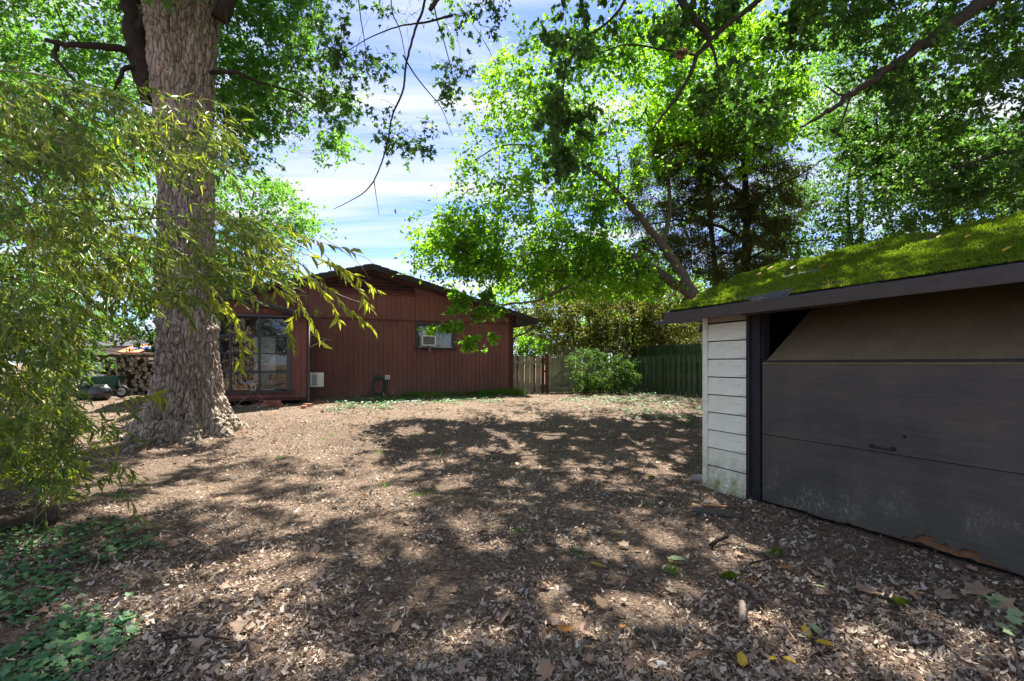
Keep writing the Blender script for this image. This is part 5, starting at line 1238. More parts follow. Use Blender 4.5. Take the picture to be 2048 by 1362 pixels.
for (x, y, h), dsc in zip(treeline, desc):
    t_ = empty("tree", (x, y, .4), 0, "full green broadleaf tree standing %s" % dsc, "tree", "distant trees around the yard")
    n = 42; q = rdir(n) * (RNG.random((n, 1)) ** .4); cn = q * np.array([4.2, 3.4, h * .42]) + np.array([0, 0, h * .56])
    crown(t_, [twiggy(cn, rr(n, 1.0, 1.7), 8, 9, .29, 'rhomb', .7)], 'maple' if len(names) % 2 else 'dark', 'darkbark', 'rhomb')
    names.append(1); limbs("trunk", 'darkbark', t_, [([(0, 0, -.4), (.1, 0, h * .3), (.0, .1, h * .6), (.1, 0, h * .85)], .25, .06)], 8)
# canopy out of view above and behind the camera, added to shade the near yard
oc = empty("maple_tree", (0, 0, 0), 0, "unseen leafy maple boughs added overhead to shade the near yard", "tree")
CC = np.concatenate([box_pts(165, -5, 8, 4.5, 11.5, 8.8, 12), box_pts(26, 3, 10, 2, 8, 6.5, 9)])
CC = CC[(727 - (CC[:, 2] - 1.5) / CC[:, 1] * 1000) < -60]
crown(oc, [twiggy(CC, rr(len(CC), .6, 1.1), 12, 10, .13, 'rhomb', .5)], 'maple', 'darkbark', 'rhomb')
lm = [([Vector((4, -9, -.1)), Vector((3.6, -8.6, 4)), Vector((3, -6, 8)), Vector((1, 0, 10)), Vector((-1, 5, 10.2)), Vector((-4, 9, 9.8))], .45, .08), ([Vector((3, -6, 8)), Vector((5, -1, 9)), Vector((6, 5, 9))], .25, .06)]
limbs("trunk", 'darkbark', oc, lm, 10); sk = []
for pts, _, _ in lm: sk += [tuple(p) for p in curve_pts(pts, 6)]
g = grow(sk, CC, .012, 6.0); branches(oc, g, 'darkbark')
# ------------------------------------------------------------------ bamboo at the left
def bamboo_set(P0, D0, ln, nlf, size):
    """drooping branchlets: start points, directions, lengths -> leaves + twigs"""
    m = len(P0); D0 = D0 / np.linalg.norm(D0, axis=1, keepdims=True)
    S1 = P0 + D0 * ln[:, None] * .5; S1[:, 2] += ln * .02
    S2 = S1 + D0 * ln[:, None] * .5; S2[:, 2] -= ln * .16
    A = np.concatenate([P0, S1]); B = np.concatenate([S1, S2]); r = np.full(len(A), .0022)
    li = np.repeat(np.arange(m), nlf); k = len(li); t = RNG.uniform(.12, 1.0, k)
    a = np.where(t[:, None] < .5, P0[li] + (S1 - P0)[li] * (t[:, None] * 2), S1[li] + (S2 - S1)[li] * (t[:, None] * 2 - 1))
    D = D0[li] * .6 + rdir(k, .9) * .75; D[:, 2] -= .30 + .45 * RNG.random(k)
    Nn = rdir(k) * .9; Nn[:, 2] = np.abs(Nn[:, 2]) + .3; Nn[:, 1] -= .3
    S = size * RNG.uniform(.5, 1.35, k)
    return (a, D, Nn, S), (A, B, r)
bam_specs = [
 # label, culm points, region polygon, branchlets, y0,y1
 ("bamboo leaning in from the far left, its yellowish leaves massed at the picture's left edge", [(-420, 1000, 4.6), (-300, 700, 4.6), (-120, 480, 4.5), (120, 400, 4.4), (320, 420, 4.4)],
  [(-260, 250), (60, 230), (200, 330), (230, 520), (120, 660), (-260, 700)], 440, 3.8, 6.0),
 ("low bamboo with yellow green leaves along the left edge down to the ground", [(-300, 1100, 4.2), (-200, 850, 4.3), (-60, 700, 4.4), (90, 640, 4.4), (180, 660, 4.4)],
  [(-260, 640), (110, 620), (110, 720), (110, 830), (80, 900), (-260, 930)], 430, 3.8, 6.5),
 ("small low bamboo shoots standing over the old log in the left corner", [(60, 1060, 3.9), (80, 980, 3.9), (120, 900, 4.0), (180, 860, 4.0)],
  [(-100, 860), (150, 830), (215, 860), (200, 950), (130, 1010), (-100, 1010)], 80, 3.6, 4.6),
 ("bamboo with bright upper leaves crossing the big trunk high up", [(-350, 800, 4.9), (-250, 300, 4.9), (-60, 150, 4.8), (180, 170, 4.7), (360, 230, 4.7)],
  [(-200, 120), (150, 150), (300, 180), (440, 200), (440, 330), (330, 370), (150, 330), (-200, 330)], 230, 4.2, 5.6),
 ("bamboo with a long arching dark culm, its leaves hanging over the house corner", [(-300, 900, 5.2), (-100, 540, 5.0), (0, 487, 4.9), (100, 455, 4.8), (230, 440, 4.7), (380, 436, 4.7), (480, 448, 4.7), (580, 480, 4.7), (680, 540, 4.7)],
  [(60, 420), (350, 400), (500, 430), (570, 480), (560, 550), (440, 590), (400, 610), (290, 600), (170, 580), (60, 560)], 200, 4.3, 5.4),
]
for si, (label, cul, poly, nb_, y0, y1) in enumerate(bam_specs):
    b = empty("bamboo", (0, 0, 0), 0, label, "bamboo", "bamboo arching in from the left")
    pts = [at(*c) for c in cul]; pts[0].z = g1(pts[0].x, pts[0].y) - .05
    cp = curve_pts(pts, 8); n = len(cp); mb = MB(); rad = [(.006 if si == 2 else .017) * (1 - i / n * .8) for i in range(n)]
    mb.tube(cp, rad, 8); 
    for i in range(3, n - 1, 4): mb.tube([cp[i] - (cp[i + 1] - cp[i]).normalized() * .006, cp[i] + (cp[i + 1] - cp[i]).normalized() * .006], rad[i] * 1.25, 8)
    mb.build("culm", M['culm'], b, smooth=True)
    nb_ = int(nb_ * (1.5 if si in (0, 1) else 1.25)); P0 = region(poly, nb_, y0, y1); D0 = np.tile([[.80, -.05, -.30]], (nb_, 1)) + rdir(nb_) * .42
    if si == 2: D0 = np.tile([[.35, 0, .5]], (nb_, 1)) + rdir(nb_) * .7
    Lf_, Tw = bamboo_set(P0, D0, rr(nb_, .28, .52), 14, .108)
    V, F = leaves_mesh("foliage", 'blade', *Lf_); link("foliage", mesh_np("foliage", V, F), M['bamboo'], b)["kind"] = "stuff"
    V, F = ribbons(*Tw); link("twigs", mesh_np("twigs", V, F), M['ytwig'], b)["kind"] = "stuff"
    # side branches joining branchlets to the culm
    g = grow([tuple(p) for p in cp], P0[::3], .0022, 1.6, 4, .05)
    if g: V, F = ribbons(*g); link("side_branches", mesh_np("side_branches", V, F), M['ytwig'], b)["kind"] = "stuff"
# the sprays seen singly in front of trunk, house and sky: every leaf a part
sb = empty("bamboo_spray", (0, 0, 0), 0, "drooping tips of bamboo, leaf by leaf in front of the house gable and sky", "bamboo spray")
sprays = [[(470, 460), (560, 500), (640, 560), (700, 620), (742, 655)], [(520, 440), (600, 470), (660, 490), (700, 500)], [(560, 490), (640, 520), (700, 545), (755, 580)],
          [(450, 540), (540, 570), (610, 620), (640, 680)], [(560, 560), (600, 600), (580, 650), (588, 700)], [(430, 580), (470, 640), (485, 700), (478, 735)], [(400, 560), (455, 630), (510, 690)],
          [(640, 500), (700, 560), (745, 620)], [(600, 540), (660, 600), (675, 640)], [(330, 560), (360, 600), (385, 650)], [(230, 800), (300, 790), (340, 800)], [(150, 950), (220, 900), (290, 870)], [(200, 700), (270, 710), (325, 740)],
          [(500, 520), (590, 540), (680, 590), (740, 610)], [(640, 470), (690, 505), (720, 530), (740, 560)], [(690, 500), (730, 515), (750, 530)]]
lv, lf = leaf_shape('blade')
bases = []
for q in range(5):
    s = .092 + .010 * q; w = .95 + .10 * q; v = [(x * s, y * s * w, z * s * (1 + .8 * q)) for x, y, z in lv]
    me = bpy.data.meshes.new("leaf"); me.from_pydata(v, [], [tuple(int(i) for i in f) for f in lf[0]]); me.materials.append(M['bamboo']); bases.append(me)
cnt = 0
for q, sp_ in enumerate(sprays):
    Yd = 4.3 + .12 * (q % 5); cp = curve_pts([at(x, y, Yd + .06 * k) for k, (x, y) in enumerate(sp_)], 8); n = len(cp)
    MB().tube(cp, [.0035 * (1 - .6 * i / n) for i in range(n)], 5).build("stem", M['ytwig'], sb, smooth=True)
    for i in range(2, n, 1):
        if cnt >= 290: break
        tdir = (cp[min(i + 1, n - 1)] - cp[i - 1]).normalized()
        for rep in range(1 if i % 3 else 2):
            d = tdir * .8 + Vector(RNG.normal(0, .42, 3)); d.z -= .25 + .35 * random.random(); d.normalize()
            nn = Vector(RNG.normal(0, .8, 3)); nn.z = abs(nn.z) + .2; nn.y -= .5
            y = nn.cross(d).normalized(); z = d.cross(y)
            o = bpy.data.objects.new("leaf", random.choice(bases)); C.objects.link(o); o.parent = sb; sc = random.uniform(.65, 1.2)
            o.matrix_local = Matrix.Translation(cp[i]) @ Matrix((d, y, z)).transposed().to_4x4() @ Matrix.Scale(sc, 4); cnt += 1

# ------------------------------------------------------------------ woodpile, cart, bags, neighbour things at the left
wp = at(262, 792, 16.6); k = 0
logmb = []
for q in range(4):
    mb = MB(); r = (.045, .06, .075, .09)[q]; n = 8; prof = [(r * random.uniform(.8, 1.15) * math.cos(2 * math.pi * i / n), r * random.uniform(.75, 1.1) * math.sin(2 * math.pi * i / n)) for i in range(n)]
    mb.prism([(a, b) for a, b in prof], -.2, .2); o = mb.build("log", [M['midbark'], M['rawboard']]); 
    for p in o.data.polygons:
        if len(p.vertices) > 4: p.material_index = 1
    logmb.append(o.data); bpy.data.objects.remove(o)
rows = 9
for r in range(rows):
    n = 13 - r // 3
    for c in range(n):
        x = -.85 + (c + .5 * (r % 2)) * .145 + random.uniform(-.04, .04); z = .07 + r * .135 + random.uniform(-.025, .02)
        if random.random() < .05: continue
        px_ = wp.x + x; py_ = wp.y + random.uniform(-.14, .10)
        o = bpy.data.objects.new("log", random.choice(logmb[1:])); C.objects.link(o); o.location = (px_, py_, .45 + z); o.rotation_euler = (random.uniform(-.12, .12), random.random() * 6.28, random.uniform(-.35, .35))
        OR = ("first", "second", "third", "fourth", "fifth", "sixth", "seventh", "eighth", "ninth", "tenth", "eleventh", "twelfth", "thirteenth")
        tag(o, "firewood log, %s from the left in the %s row up of the woodpile" % (OR[c], OR[r]), "log", "firewood logs in the woodpile")
for k in range(8):
    o = bpy.data.objects.new("log", random.choice(logmb)); C.objects.link(o); o.location = (wp.x - .8 + .21 * k, wp.y - .1, .45 + 1.30 + random.uniform(-.02, .05)); o.rotation_euler = (random.uniform(-.2, .2), random.random() * 6, 1.57 + random.uniform(-.4, .4))
    tag(o, "loose piece of firewood lying crosswise on the woodpile, %s from its left end" % ("first", "second", "third", "fourth", "fifth", "sixth", "seventh", "last")[k], "log", "loose sticks on top of the woodpile")
# garden cart: green tub, pneumatic wheel, handles
ct_p = at(243, 800, 14.4); ct_p.z = g1(ct_p.x, ct_p.y)
cr_ = empty("wheelbarrow", ct_p, .25, "green wheelbarrow with a fat black tyre standing beside the woodpile", "wheelbarrow")
def ring(R_, r_, n=28, m=8):
    V = []; F = []
    for i in range(n):
        a = 2 * math.pi * i / n
        for j in range(m):
            b = 2 * math.pi * j / m; V.append(((R_ + r_ * math.cos(b)) * math.cos(a), r_ * math.sin(b) * .8, (R_ + r_ * math.cos(b)) * math.sin(a)))
    for i in range(n):
        for j in range(m): F.append((i * m + j, ((i + 1) % n) * m + j, ((i + 1) % n) * m + (j + 1) % m, i * m + (j + 1) % m))
    return V, F
wh = MB().add(*ring(.145, .042)).build("wheel", M['black'], cr_, (0, 0, .188), smooth=True)
h = MB(); h.tube([(0, -.03, 0), (0, .03, 0)], .035, 12); h.tube([(0, -.012, 0), (0, .012, 0)], .115, 20); h.build("rim", M['steel'], wh)
MB().add([(-.62, -.28, .34), (-.12, -.20, .30), (-.12, .20, .30), (-.62, .28, .34), (-.78, -.34, .62), (.05, -.28, .66), (.05, .28, .66), (-.78, .34, .62),
          (-.60, -.26, .36), (-.14, -.18, .32), (-.14, .18, .32), (-.60, .26, .36), (-.76, -.32, .62), (.03, -.26, .66), (.03, .26, .66), (-.76, .32, .62)],
         [(3, 2, 1, 0), (0, 1, 5, 4), (1, 2, 6, 5), (2, 3, 7, 6), (3, 0, 4, 7), (8, 9, 10, 11), (12, 13, 9, 8), (13, 14, 10, 9), (14, 15, 11, 10), (15, 12, 8, 11),
          (4, 5, 13, 12), (5, 6, 14, 13), (6, 7, 15, 14), (7, 4, 12, 15)]).build("tub", M['metalgreen'], cr_)
for s in (-1, 1):
    MB().tube([(.02, s * .06, .19), (-.5, s * .22, .33), (-1.25, s * .30, .60)], .016, 6).build("handle", M['rawboard'], cr_, smooth=True)
    MB().tube([(-.62, s * .24, .36), (-.66, s * .26, .0)], .014, 6).build("leg", M['black'], cr_)
    MB().tube([(.02, s * .07, .19), (.0, s * .2, .64)], .012, 6).build("strut", M['steel'], cr_)
MB().tube([at(236, 770, 14.3) - ct_p + Vector((0, 0, -.0)), at(228, 722, 14.3) - ct_p], .018, 6).build("upright_handle", M['rawboard'], cr_)
def bag(px, py, Y, s, label):
    p = at(px, py, Y); p.z = g1(p.x, p.y) - .02
    u = np.linspace(0, math.pi, 26); v = np.linspace(0, 2 * math.pi, 40, endpoint=False); U, W = np.meshgrid(u, v, indexing='ij')
    q = np.stack([np.sin(U) * np.cos(W), np.sin(U) * np.sin(W), np.cos(U)], -1)
    r = 1 + .35 * (fbm(q * 2.3 + px, 4, 61) - .5) + .10 * np.abs(np.sin(W * 7 + 3 * q[..., 2])) * np.sin(U) ** 2
    q = q * r[..., None] * np.array([s, s * .8, s * .85]) + np.array([0, 0, s * .8]); q[..., 2] = np.maximum(q[..., 2], .0)
    i = np.arange(25)[:, None] * 40; j = np.arange(40)[None]; F = np.stack([i + j, i + (j + 1) % 40, i + 40 + (j + 1) % 40, i + 40 + j], -1).reshape(-1, 4)
    o = link("rubbish_bag", mesh_np("bag", q.reshape(-1, 3), F, True), M['bag'], None, p); tag(o, label, "bag")
bag(200, 805, 13.6, .27, "bulging shiny black rubbish bag left of the wheelbarrow")
bag(172, 800, 14.2, .30, "smaller black rubbish bag behind the bulging one, under the bamboo")
# neighbour buildings far left and far right
def shed(name, label, p, w, d, h, roofm, wallm, rise=.7, rz=0, cat="house"):
    e = empty(name, p, rz, label, cat)
    MB().box(-w / 2, w / 2, 0, d, -.3, h).build("wall", M[wallm], e)
    r = MB(); r.prism([(-.4, h - .05), (d / 2, h + rise), (d + .4, h - .05), (d + .4, h - .15), (d / 2, h + rise - .12), (-.4, h - .15)], -w / 2 - .3, w / 2 + .3, 'x'); r.build("roof", M[roofm], e)
    for x in np.arange(-w / 2 + 1.2, w / 2 - 1, 2.4):
        f = MB().box(x - .5, x + .5, -.05, -.003, h * .4, h * .8).build("window", M['white'], e)
        MB().box(x - .42, x + .42, -.056, -.052, h * .44, h * .77).build("pane", M['glass'], f); MB().box(x - .42, x + .42, -.051, -.0505, h * .44, h * .77).build("blind", M['frame'], f)
    return e
p = at(225, 740, 30); p.z = .4; shed("neighbour_house", "pale blue white neighbour building glimpsed past the bamboo left of the trunk", p, 5, 6, 2.2, 'shingle', 'white', .9, .1)
p = at(284, 740, 27); p.z = .4; shed("neighbour_shed", "low brick red shed beyond the woodpile under a blue tarp", p, 1.6, 2.5, 1.75, 'terracotta', 'terracotta', .45, .05, "shed")
tp_ = at(280, 696, 26); tq = MB()
V = []; F = []
for i in range(9):
    for j in range(5): V.append((-.5 + i * .125, j * .3, .03 * math.sin(i * 2 + j) - .06 * abs(i - 4) / 4 + .10 * (1 - abs(j - 2) / 2)))
for i in range(8):
    for j in range(4): F.append((i * 5 + j, (i + 1) * 5 + j, (i + 1) * 5 + j + 1, i * 5 + j + 1))
n_ = len(V); V += [(x, y, z - .05) for x, y, z in V]; F += [tuple(reversed([a + n_ for a in f])) for f in F]
o = tq.add(V, F).build("tarp", M['blue'], None, Vector((tp_.x, tp_.y, tp_.z))); tag(o, "bright blue tarp lying over the low brick red shed beyond the woodpile", "tarp")
yf = empty("picket_fence", at(268, 733, 21) - Vector((0, 0, 0)), .05, "short yellowish picket fence peeking out above the woodpile beside the trunk", "fence")
yo = yf.location; yo.z = .45
hpk = at(268, 712, 21).z - .45
for k in range(11): MB().box(k * .13, k * .13 + .07, 0, .02, 0, hpk).build("picket", M['picket'], yf)
MB().box(0, 1.4, .022, .05, hpk - .3, hpk - .22).build("rail", M['picket'], yf)
p = at(1405, 740, 34); p.z = .3; shed("neighbour_house", "pale tan neighbour house wall showing above the dog-eared fence by the garage", p, 9, 6, 3.2, 'shingle', 'pale', 1.0, -.3)
bc = tag(empty("blue_canopy", at(1365, 697, 20.5)), "small blue canopy top poking above the dog-eared fence", "canopy")
MB().add([(-.12, -.1, 0), (.12, -.1, 0), (.12, .1, 0), (-.12, .1, 0), (0, 0, .35)], [(3, 2, 1, 0), (0, 1, 4), (1, 2, 4), (2, 3, 4), (3, 0, 4)]).build("cloth", M['blue'], bc)
MB().tube([(0, 0, -1.6), (0, 0, 0)], .03, 6).build("pole", M['steel'], bc)
# old log in the left corner
lg = ground_at(-60, 1090); pts = [ground_at(-260, 1110), ground_at(-100, 1085), ground_at(20, 1058), ground_at(112, 1044)]
for q in pts: q.z = g1(q.x, q.y) + .085
lo = empty("fallen_log", pts[0], 0, "dark rotting log lying under the bamboo at the left edge", "log")
cp = curve_pts(pts, 14); nn_ = 22; V = []
for i, c in enumerate(cp):
    tdir = (cp[min(i + 1, len(cp) - 1)] - cp[max(i - 1, 0)]).normalized(); s_ = tdir.cross(Vector((0, 0, 1))).normalized(); u_ = s_.cross(tdir)
    for k in range(nn_):
        a = 2 * math.pi * k / nn_; r = .105 * (1 + .35 * (float(fbm(np.array([math.cos(a) * 2.5, math.sin(a) * 2.5, i * .12]), 3, 71)) - .5)) + .012 * math.sin(k * 5 + i * .1)
        V.append(c + (s_ * math.cos(a) + u_ * math.sin(a)) * r - pts[0])
n = len(cp); F = [(i * nn_ + k, i * nn_ + (k + 1) % nn_, (i + 1) * nn_ + (k + 1) % nn_, (i + 1) * nn_ + k) for i in range(n - 1) for k in range(nn_)] + [tuple(range(nn_ - 1, -1, -1)), tuple(range((n - 1) * nn_, n * nn_))]
MB().add(V, F).build("bark", M['midbark'], lo, smooth=True)

# ------------------------------------------------------------------ the litter of dead leaves and chips
def blocked(x, y):
    w = x * gn[0] + y * gn[1]; u = x * gd[0] + y * gd[1]; b = (w > 4.50) & (u > -4.85)
    t = (x - HP[0]) * he[0] + (y - HP[1]) * he[1]; d = (x - HP[0]) * hn[0] + (y - HP[1]) * hn[1]
    b |= (d > -.02) & (t < T1 + .1); b |= (np.hypot(x - TX, y - TY) < .62); b |= (y > 19.5)
    return b
def scatter(n, y0, y1, power, spread=1.25):
    """ground points, thinning out with distance"""
    u = RNG.random(n); Y = (y0 ** (1 - power) + u * (y1 ** (1 - power) - y0 ** (1 - power))) ** (1 / (1 - power)) if power != 1 else y0 * (y1 / y0) ** u
    X = RNG.uniform(-spread, spread, n) * (Y + .6); k = ~blocked(X, Y); return X[k], Y[k]
def drift(X, Y): return .18 + .82 * sstep(.38, .58, fbm(np.stack([X * 1.6, Y * 1.6, X * 0], -1), 3, 91))
def lay(name, kind, n, y0, y1, power, s0, s1, mt, label=None, tilt=.55, lift=.012, W=None, keep=None, parent=None, cat=None):
    X, Y = scatter(n, y0, y1, power)
    if keep is not None: k = RNG.random(len(X)) < keep(X, Y); X, Y = X[k], Y[k]
    m = len(X); far = 1 + .06 * np.maximum(Y - 4, 0)
    S = RNG.uniform(s0, s1, m) * far
    P = np.stack([X, Y, gz(X, Y) + lift * RNG.random(m) + .022 * 2 * (fbm(np.stack([X * 3.1, Y * 3.1, X * 0], -1), 4, 9) - .5)], 1)
    D = rdir(m, .0) ; D[:, 2] = RNG.normal(0, tilt * .45, m); Nn = rdir(m) * tilt; Nn[:, 2] = 1
    Wd = RNG.uniform(*W, m) if W else None
    V, F = leaves_mesh(name, kind, P, D, Nn, S, Wd); o = link(name, mesh_np(name, V, F), M[mt]); o["kind"] = "stuff"
    if label: o["label"] = label
    if cat: o["category"] = cat
    return o
lay("leaf_litter", 'chip4', 200000, 1.3, 19.5, 1.2, .010, .042, 'litter', "brown shredded leaf litter and wood chips covering the whole yard", 1.0, .022, (.25, .8), drift, cat="leaf litter")
lay("leaf_litter", 'curl', 60000, 1.3, 19.5, 1.25, .022, .062, 'litter', "curled brown dead leaves scattered over the yard", 1.3, .032, (.35, 1.1), drift, cat="leaf litter")
lay("leaf_litter", 'maple', 800, 1.3, 14, 1.4, .05, .11, 'lit_tan', "larger tan lobed maple leaves lying on the litter", 1.0, .03, (.5, 1.0), cat="leaf litter")
def needle_sticks(n):
    X, Y = scatter(n, 1.3, 12, 1.4); m = len(X); a = RNG.random(m) * 6.28; l = RNG.uniform(.03, .16, m)
    A = np.stack([X, Y, gz(X, Y) + .012 + .012 * RNG.random(m)], 1); B = A + np.stack([np.cos(a) * l, np.sin(a) * l, RNG.normal(0, .008, m)], 1)
    V, F = ribbons(A, B, RNG.uniform(.0012, .0035, m)); o = link("twig_litter", mesh_np("twig_litter", V, F), M['twig']); tag(o, "thin dead twigs strewn among the leaf litter", "twigs", kind="stuff")
needle_sticks(9000)
# ivy and ground cover
def patch(polys, soft=None):
    def k(X, Y):
        Zg = gz(X, Y); P = np.stack([1024 + X / Y * 1000, 727 + (1.5 - Zg) / Y * 1000], 1); r = np.zeros(len(X))
        for pl, dens in polys: r = np.maximum(r, inpoly(P, pl) * dens)
        n = fbm(np.stack([X * 2.2, Y * 2.2, X * 0], -1), 3, 81); return r * sstep(.40, .56, n)
    return k
iv_k = patch([([(-300, 1050), (60, 1060), (240, 1040), (330, 1100), (250, 1160), (290, 1250), (190, 1380), (-300, 1500)], 1.0), ([(0, 830), (180, 850), (200, 900), (130, 960), (-200, 960), (-200, 830)], .9)])
iv = lay("ivy", 'maple', 42000, 1.3, 8, 1.3, .035, .062, 'ivy', "dark blue green ivy creeping over the litter in the left corner", .5, .06, (.9, 1.3), iv_k, cat="ivy")
gk = patch([([(1270, 780), (1420, 800), (1420, 860), (1300, 850), (1200, 830), (1120, 800)], .7), ([(700, 792), (1010, 780), (1000, 806), (840, 812), (700, 830), (640, 826)], 1.0)])
lay("ground_ivy", 'oval', 60000, 8, 19, 1.0, .035, .06, 'ivy', "low green ground cover along the house wall and the fence foot", .5, .06, None, gk, cat="ground cover")
# grass strip under the wall and stray tufts
def grass(n, pts_fn, h0, h1, label):
    X, Y = pts_fn(n); m = len(X); a = RNG.random(m) * 6.28; h_ = RNG.uniform(h0, h1, m); w = .006
    g0 = np.stack([X, Y, gz(X, Y) - .005], 1); s = np.stack([np.cos(a) * w, np.sin(a) * w, a * 0], 1); l1 = RNG.normal(0, .16, (m, 2)) * h_[:, None]; l2 = l1 * 3.2
    mid = g0 + np.stack([l1[:, 0], l1[:, 1], h_ * .6], 1); tip = g0 + np.stack([l2[:, 0], l2[:, 1], h_ * .95], 1)
    V = np.stack([g0 - s, g0 + s, mid + s * .8, mid - s * .8, tip], 1).reshape(-1, 3); o5 = (np.arange(m) * 5)[:, None, None]
    F = [(np.array([[0, 1, 2, 3]])[None] + o5).reshape(-1, 4), (np.array([[3, 2, 4]])[None] + o5).reshape(-1, 3)]
    o = link("grass", mesh_np("grass", V, F), M['grass']); tag(o, label, "grass", kind="stuff")
def strip(n):
    t = RNG.uniform(hpt(800), T1 + .1, n) ; d = -.08 - RNG.random(n) ** 1.5 * .8 - .25 * (RNG.random(n) < .2)
    k = RNG.random(n) < (sstep(hpt(800), hpt(900), t) + .2) * sstep(.3, .6, vnoise(np.stack([t * 1.9, d * 2, t * 0], -1), 77)); t, d = t[k], d[k]
    return HP[0] + he[0] * t + hn[0] * d, HP[1] + he[1] * t + hn[1] * d
grass(9000, strip, .06, .26, "strip of long green grass along the foot of the red wall")
tufts = [(650, 878), (660, 872), (770, 972), (855, 988), (830, 992), (1160, 1110), (1345, 1143), (880, 905), (580, 868), (700, 815), (1550, 1108), (1460, 1155), (1290, 1010), (760, 905), (1030, 1065), (560, 915)]
def tf(n):
    X, Y = [], []
    for px, py in tufts:
        p = ground_at(px, py); m = 26; r = .016 * p.y ** .6; X.append(RNG.normal(p.x, r, m)); Y.append(RNG.normal(p.y, r, m))
    return np.concatenate(X), np.concatenate(Y)
grass(0, tf, .02, .06, "small bright green grass tufts dotted over the litter")
mg = patch([([(1000, 800), (1400, 800), (1400, 850), (1250, 880), (1050, 860)], .5), ([(600, 800), (1000, 800), (1000, 850), (640, 850)], .25)])
def weak(n):
    X, Y = scatter(n, 9, 19, 1.0); k = RNG.random(len(X)) < mg(X, Y); return X[k], Y[k]
grass(26000, weak, .02, .07, "thin short grass growing through the litter towards the gate")
# ------------------------------------------------------------------ single things on the ground
ymesh = {}
def one_leaf(px, py, s, rz, m_, kind, label, tilt=(0, 0), name="fallen_leaf", lift=.03):
    key = (m_, kind)
    if key not in ymesh:
        v, fs = leaf_shape(kind); v = v - np.array([.5, 0, 0]); ymesh[key] = mesh_np("fallen_leaf", v, fs); ymesh[key].materials.append(M[m_])
    o = bpy.data.objects.new(name, ymesh[key]); C.objects.link(o); p = ground_at(px, py); p.z += lift
    o.location = p; o.scale = (s, s, s); o.rotation_euler = (tilt[0], tilt[1], rz); tag(o, label, "leaf", "single coloured leaves lying on the litter")
one_leaf(1612, 1273, .085, 1.4, 'yellow', 'oval', "pale yellow leaf standing beside the green one at lower right", (0, -.5))
one_leaf(1630, 1268, .10, 2.0, 'palegreen', 'oval', "dull green leaf next to the pale yellow one at lower right", (0, -.4))
one_leaf(1652, 1298, .10, -.5, 'yellow', 'oval', "bright yellow oval leaf below the dull green one at lower right")
one_leaf(1484, 1330, .09, 1.3, 'yellow', 'oval', "upright golden leaf left of the sunlit patch at the bottom", (0, -.5))
one_leaf(1545, 1328, .06, .3, 'yellow', 'oval', "small golden leaf near the bottom edge, middle of the row")
one_leaf(1579, 1331, .07, -.9, 'yellow', 'oval', "small golden leaf near the bottom edge, right of the row")
one_leaf(1503, 1171, .07, -.9, 'orange_leaf', 'oval', "golden brown curled leaf above the pale broken stick")
one_leaf(1572, 1144, .10, -.7, 'orange_leaf', 'oval', "long orange leaf in front of the garage door")
one_leaf(1833, 1195, .09, -.2, 'orange_leaf', 'oval', "orange leaf lying near the rotten door edge")
one_leaf(1640, 1180, .10, -.4, 'palegreen', 'blade', "thin pale leaf in the dark litter before the garage door")
one_leaf(1196, 1136, .15, -.5, 'yellow', 'blade', "narrow yellow leaf just below the sunlit patch in mid yard")
one_leaf(1318, 997, .13, -.3, 'palegreen', 'oval', "pale yellow green leaf left of the garage corner")
one_leaf(1388, 1014, .05, .2, 'yellow', 'oval', "small yellow leaf by the dark flat board")
one_leaf(1355, 1126, .16, -.2, 'palegreen', 'oval', "large dull green leaf left of the dark twig heap")
one_leaf(1245, 1262, .06, .8, 'orange_leaf', 'oval', "tiny orange leaf low in the middle of the yard")
one_leaf(1134, 1268, .10, .4, 'orange_leaf', 'maple', "rusty lobed leaf low in the middle of the yard")
one_leaf(1008, 1245, .17, .9, 'lit_tan', 'maple', "big brown lobed leaf standing on edge at the bottom centre", (-.6, -.5))
one_leaf(1893, 1200, .13, -.8, 'lit_tan', 'maple', "tan lobed leaf lying along the wall foot at right", (.2, 0))
one_leaf(1960, 1190, .16, -.6, 'lit_tan', 'maple', "wide tan leaf leaning near the garage door at the right edge", (.3, -.2))
one_leaf(2003, 1215, .15, 1.2, 'lit_tan', 'maple', "upright tan leaf above the cut green branch at the right edge", (-.4, -.6))
one_leaf(1735, 1190, .14, -.5, 'lit_tan', 'maple', "tan leaf in the shade between the sticks and the door", (.1, .1))
# yellow leaves on the roof
def roof_leaf(px, py, s, m_, label):
    # hit the front roof slope (plane through the eave and the ridge)
    r = Vector(((px - 1024) / 1000, 1, -(py - 727) / 1000)); w = r.x * gn[0] + r.y * gn[1]
    # z = 1.5 + r.z*T ; z = ez + sl*(w*T - 4.549 - ey)
    T = (ez + sl * (-4.549 - ey) - 1.5) / (r.z - sl * w); p = Vector((0, 0, 1.5)) + r * T; p.z += .082
    v, fs = leaf_shape('oval')
    if ('roof', m_) not in ymesh: ymesh[('roof', m_)] = mesh_np("fallen_leaf", v - np.array([.5, 0, 0]), fs); ymesh[('roof', m_)].materials.append(M[m_])
    o = bpy.data.objects.new("fallen_leaf", ymesh[('roof', m_)]); C.objects.link(o); o.location = p; o.scale = (s * 1.25,) * 3
    o.rotation_euler = (0, -.55, .39 + random.uniform(-.5, .5)); tag(o, label, "leaf", "leaves fallen on the mossy roof")
roof_leaf(2016, 521, .07, 'yellow', "golden leaf on the moss at the roof's right end"); roof_leaf(1960, 519, .06, 'orange_leaf', "orange leaf on the moss near the eave at right")
roof_leaf(1936, 492, .06, 'yellow', "yellow leaf high on the moss near the right edge"); roof_leaf(1878, 491, .045, 'yellow', "tiny yellow leaf on the upper moss, right of the bright patch")
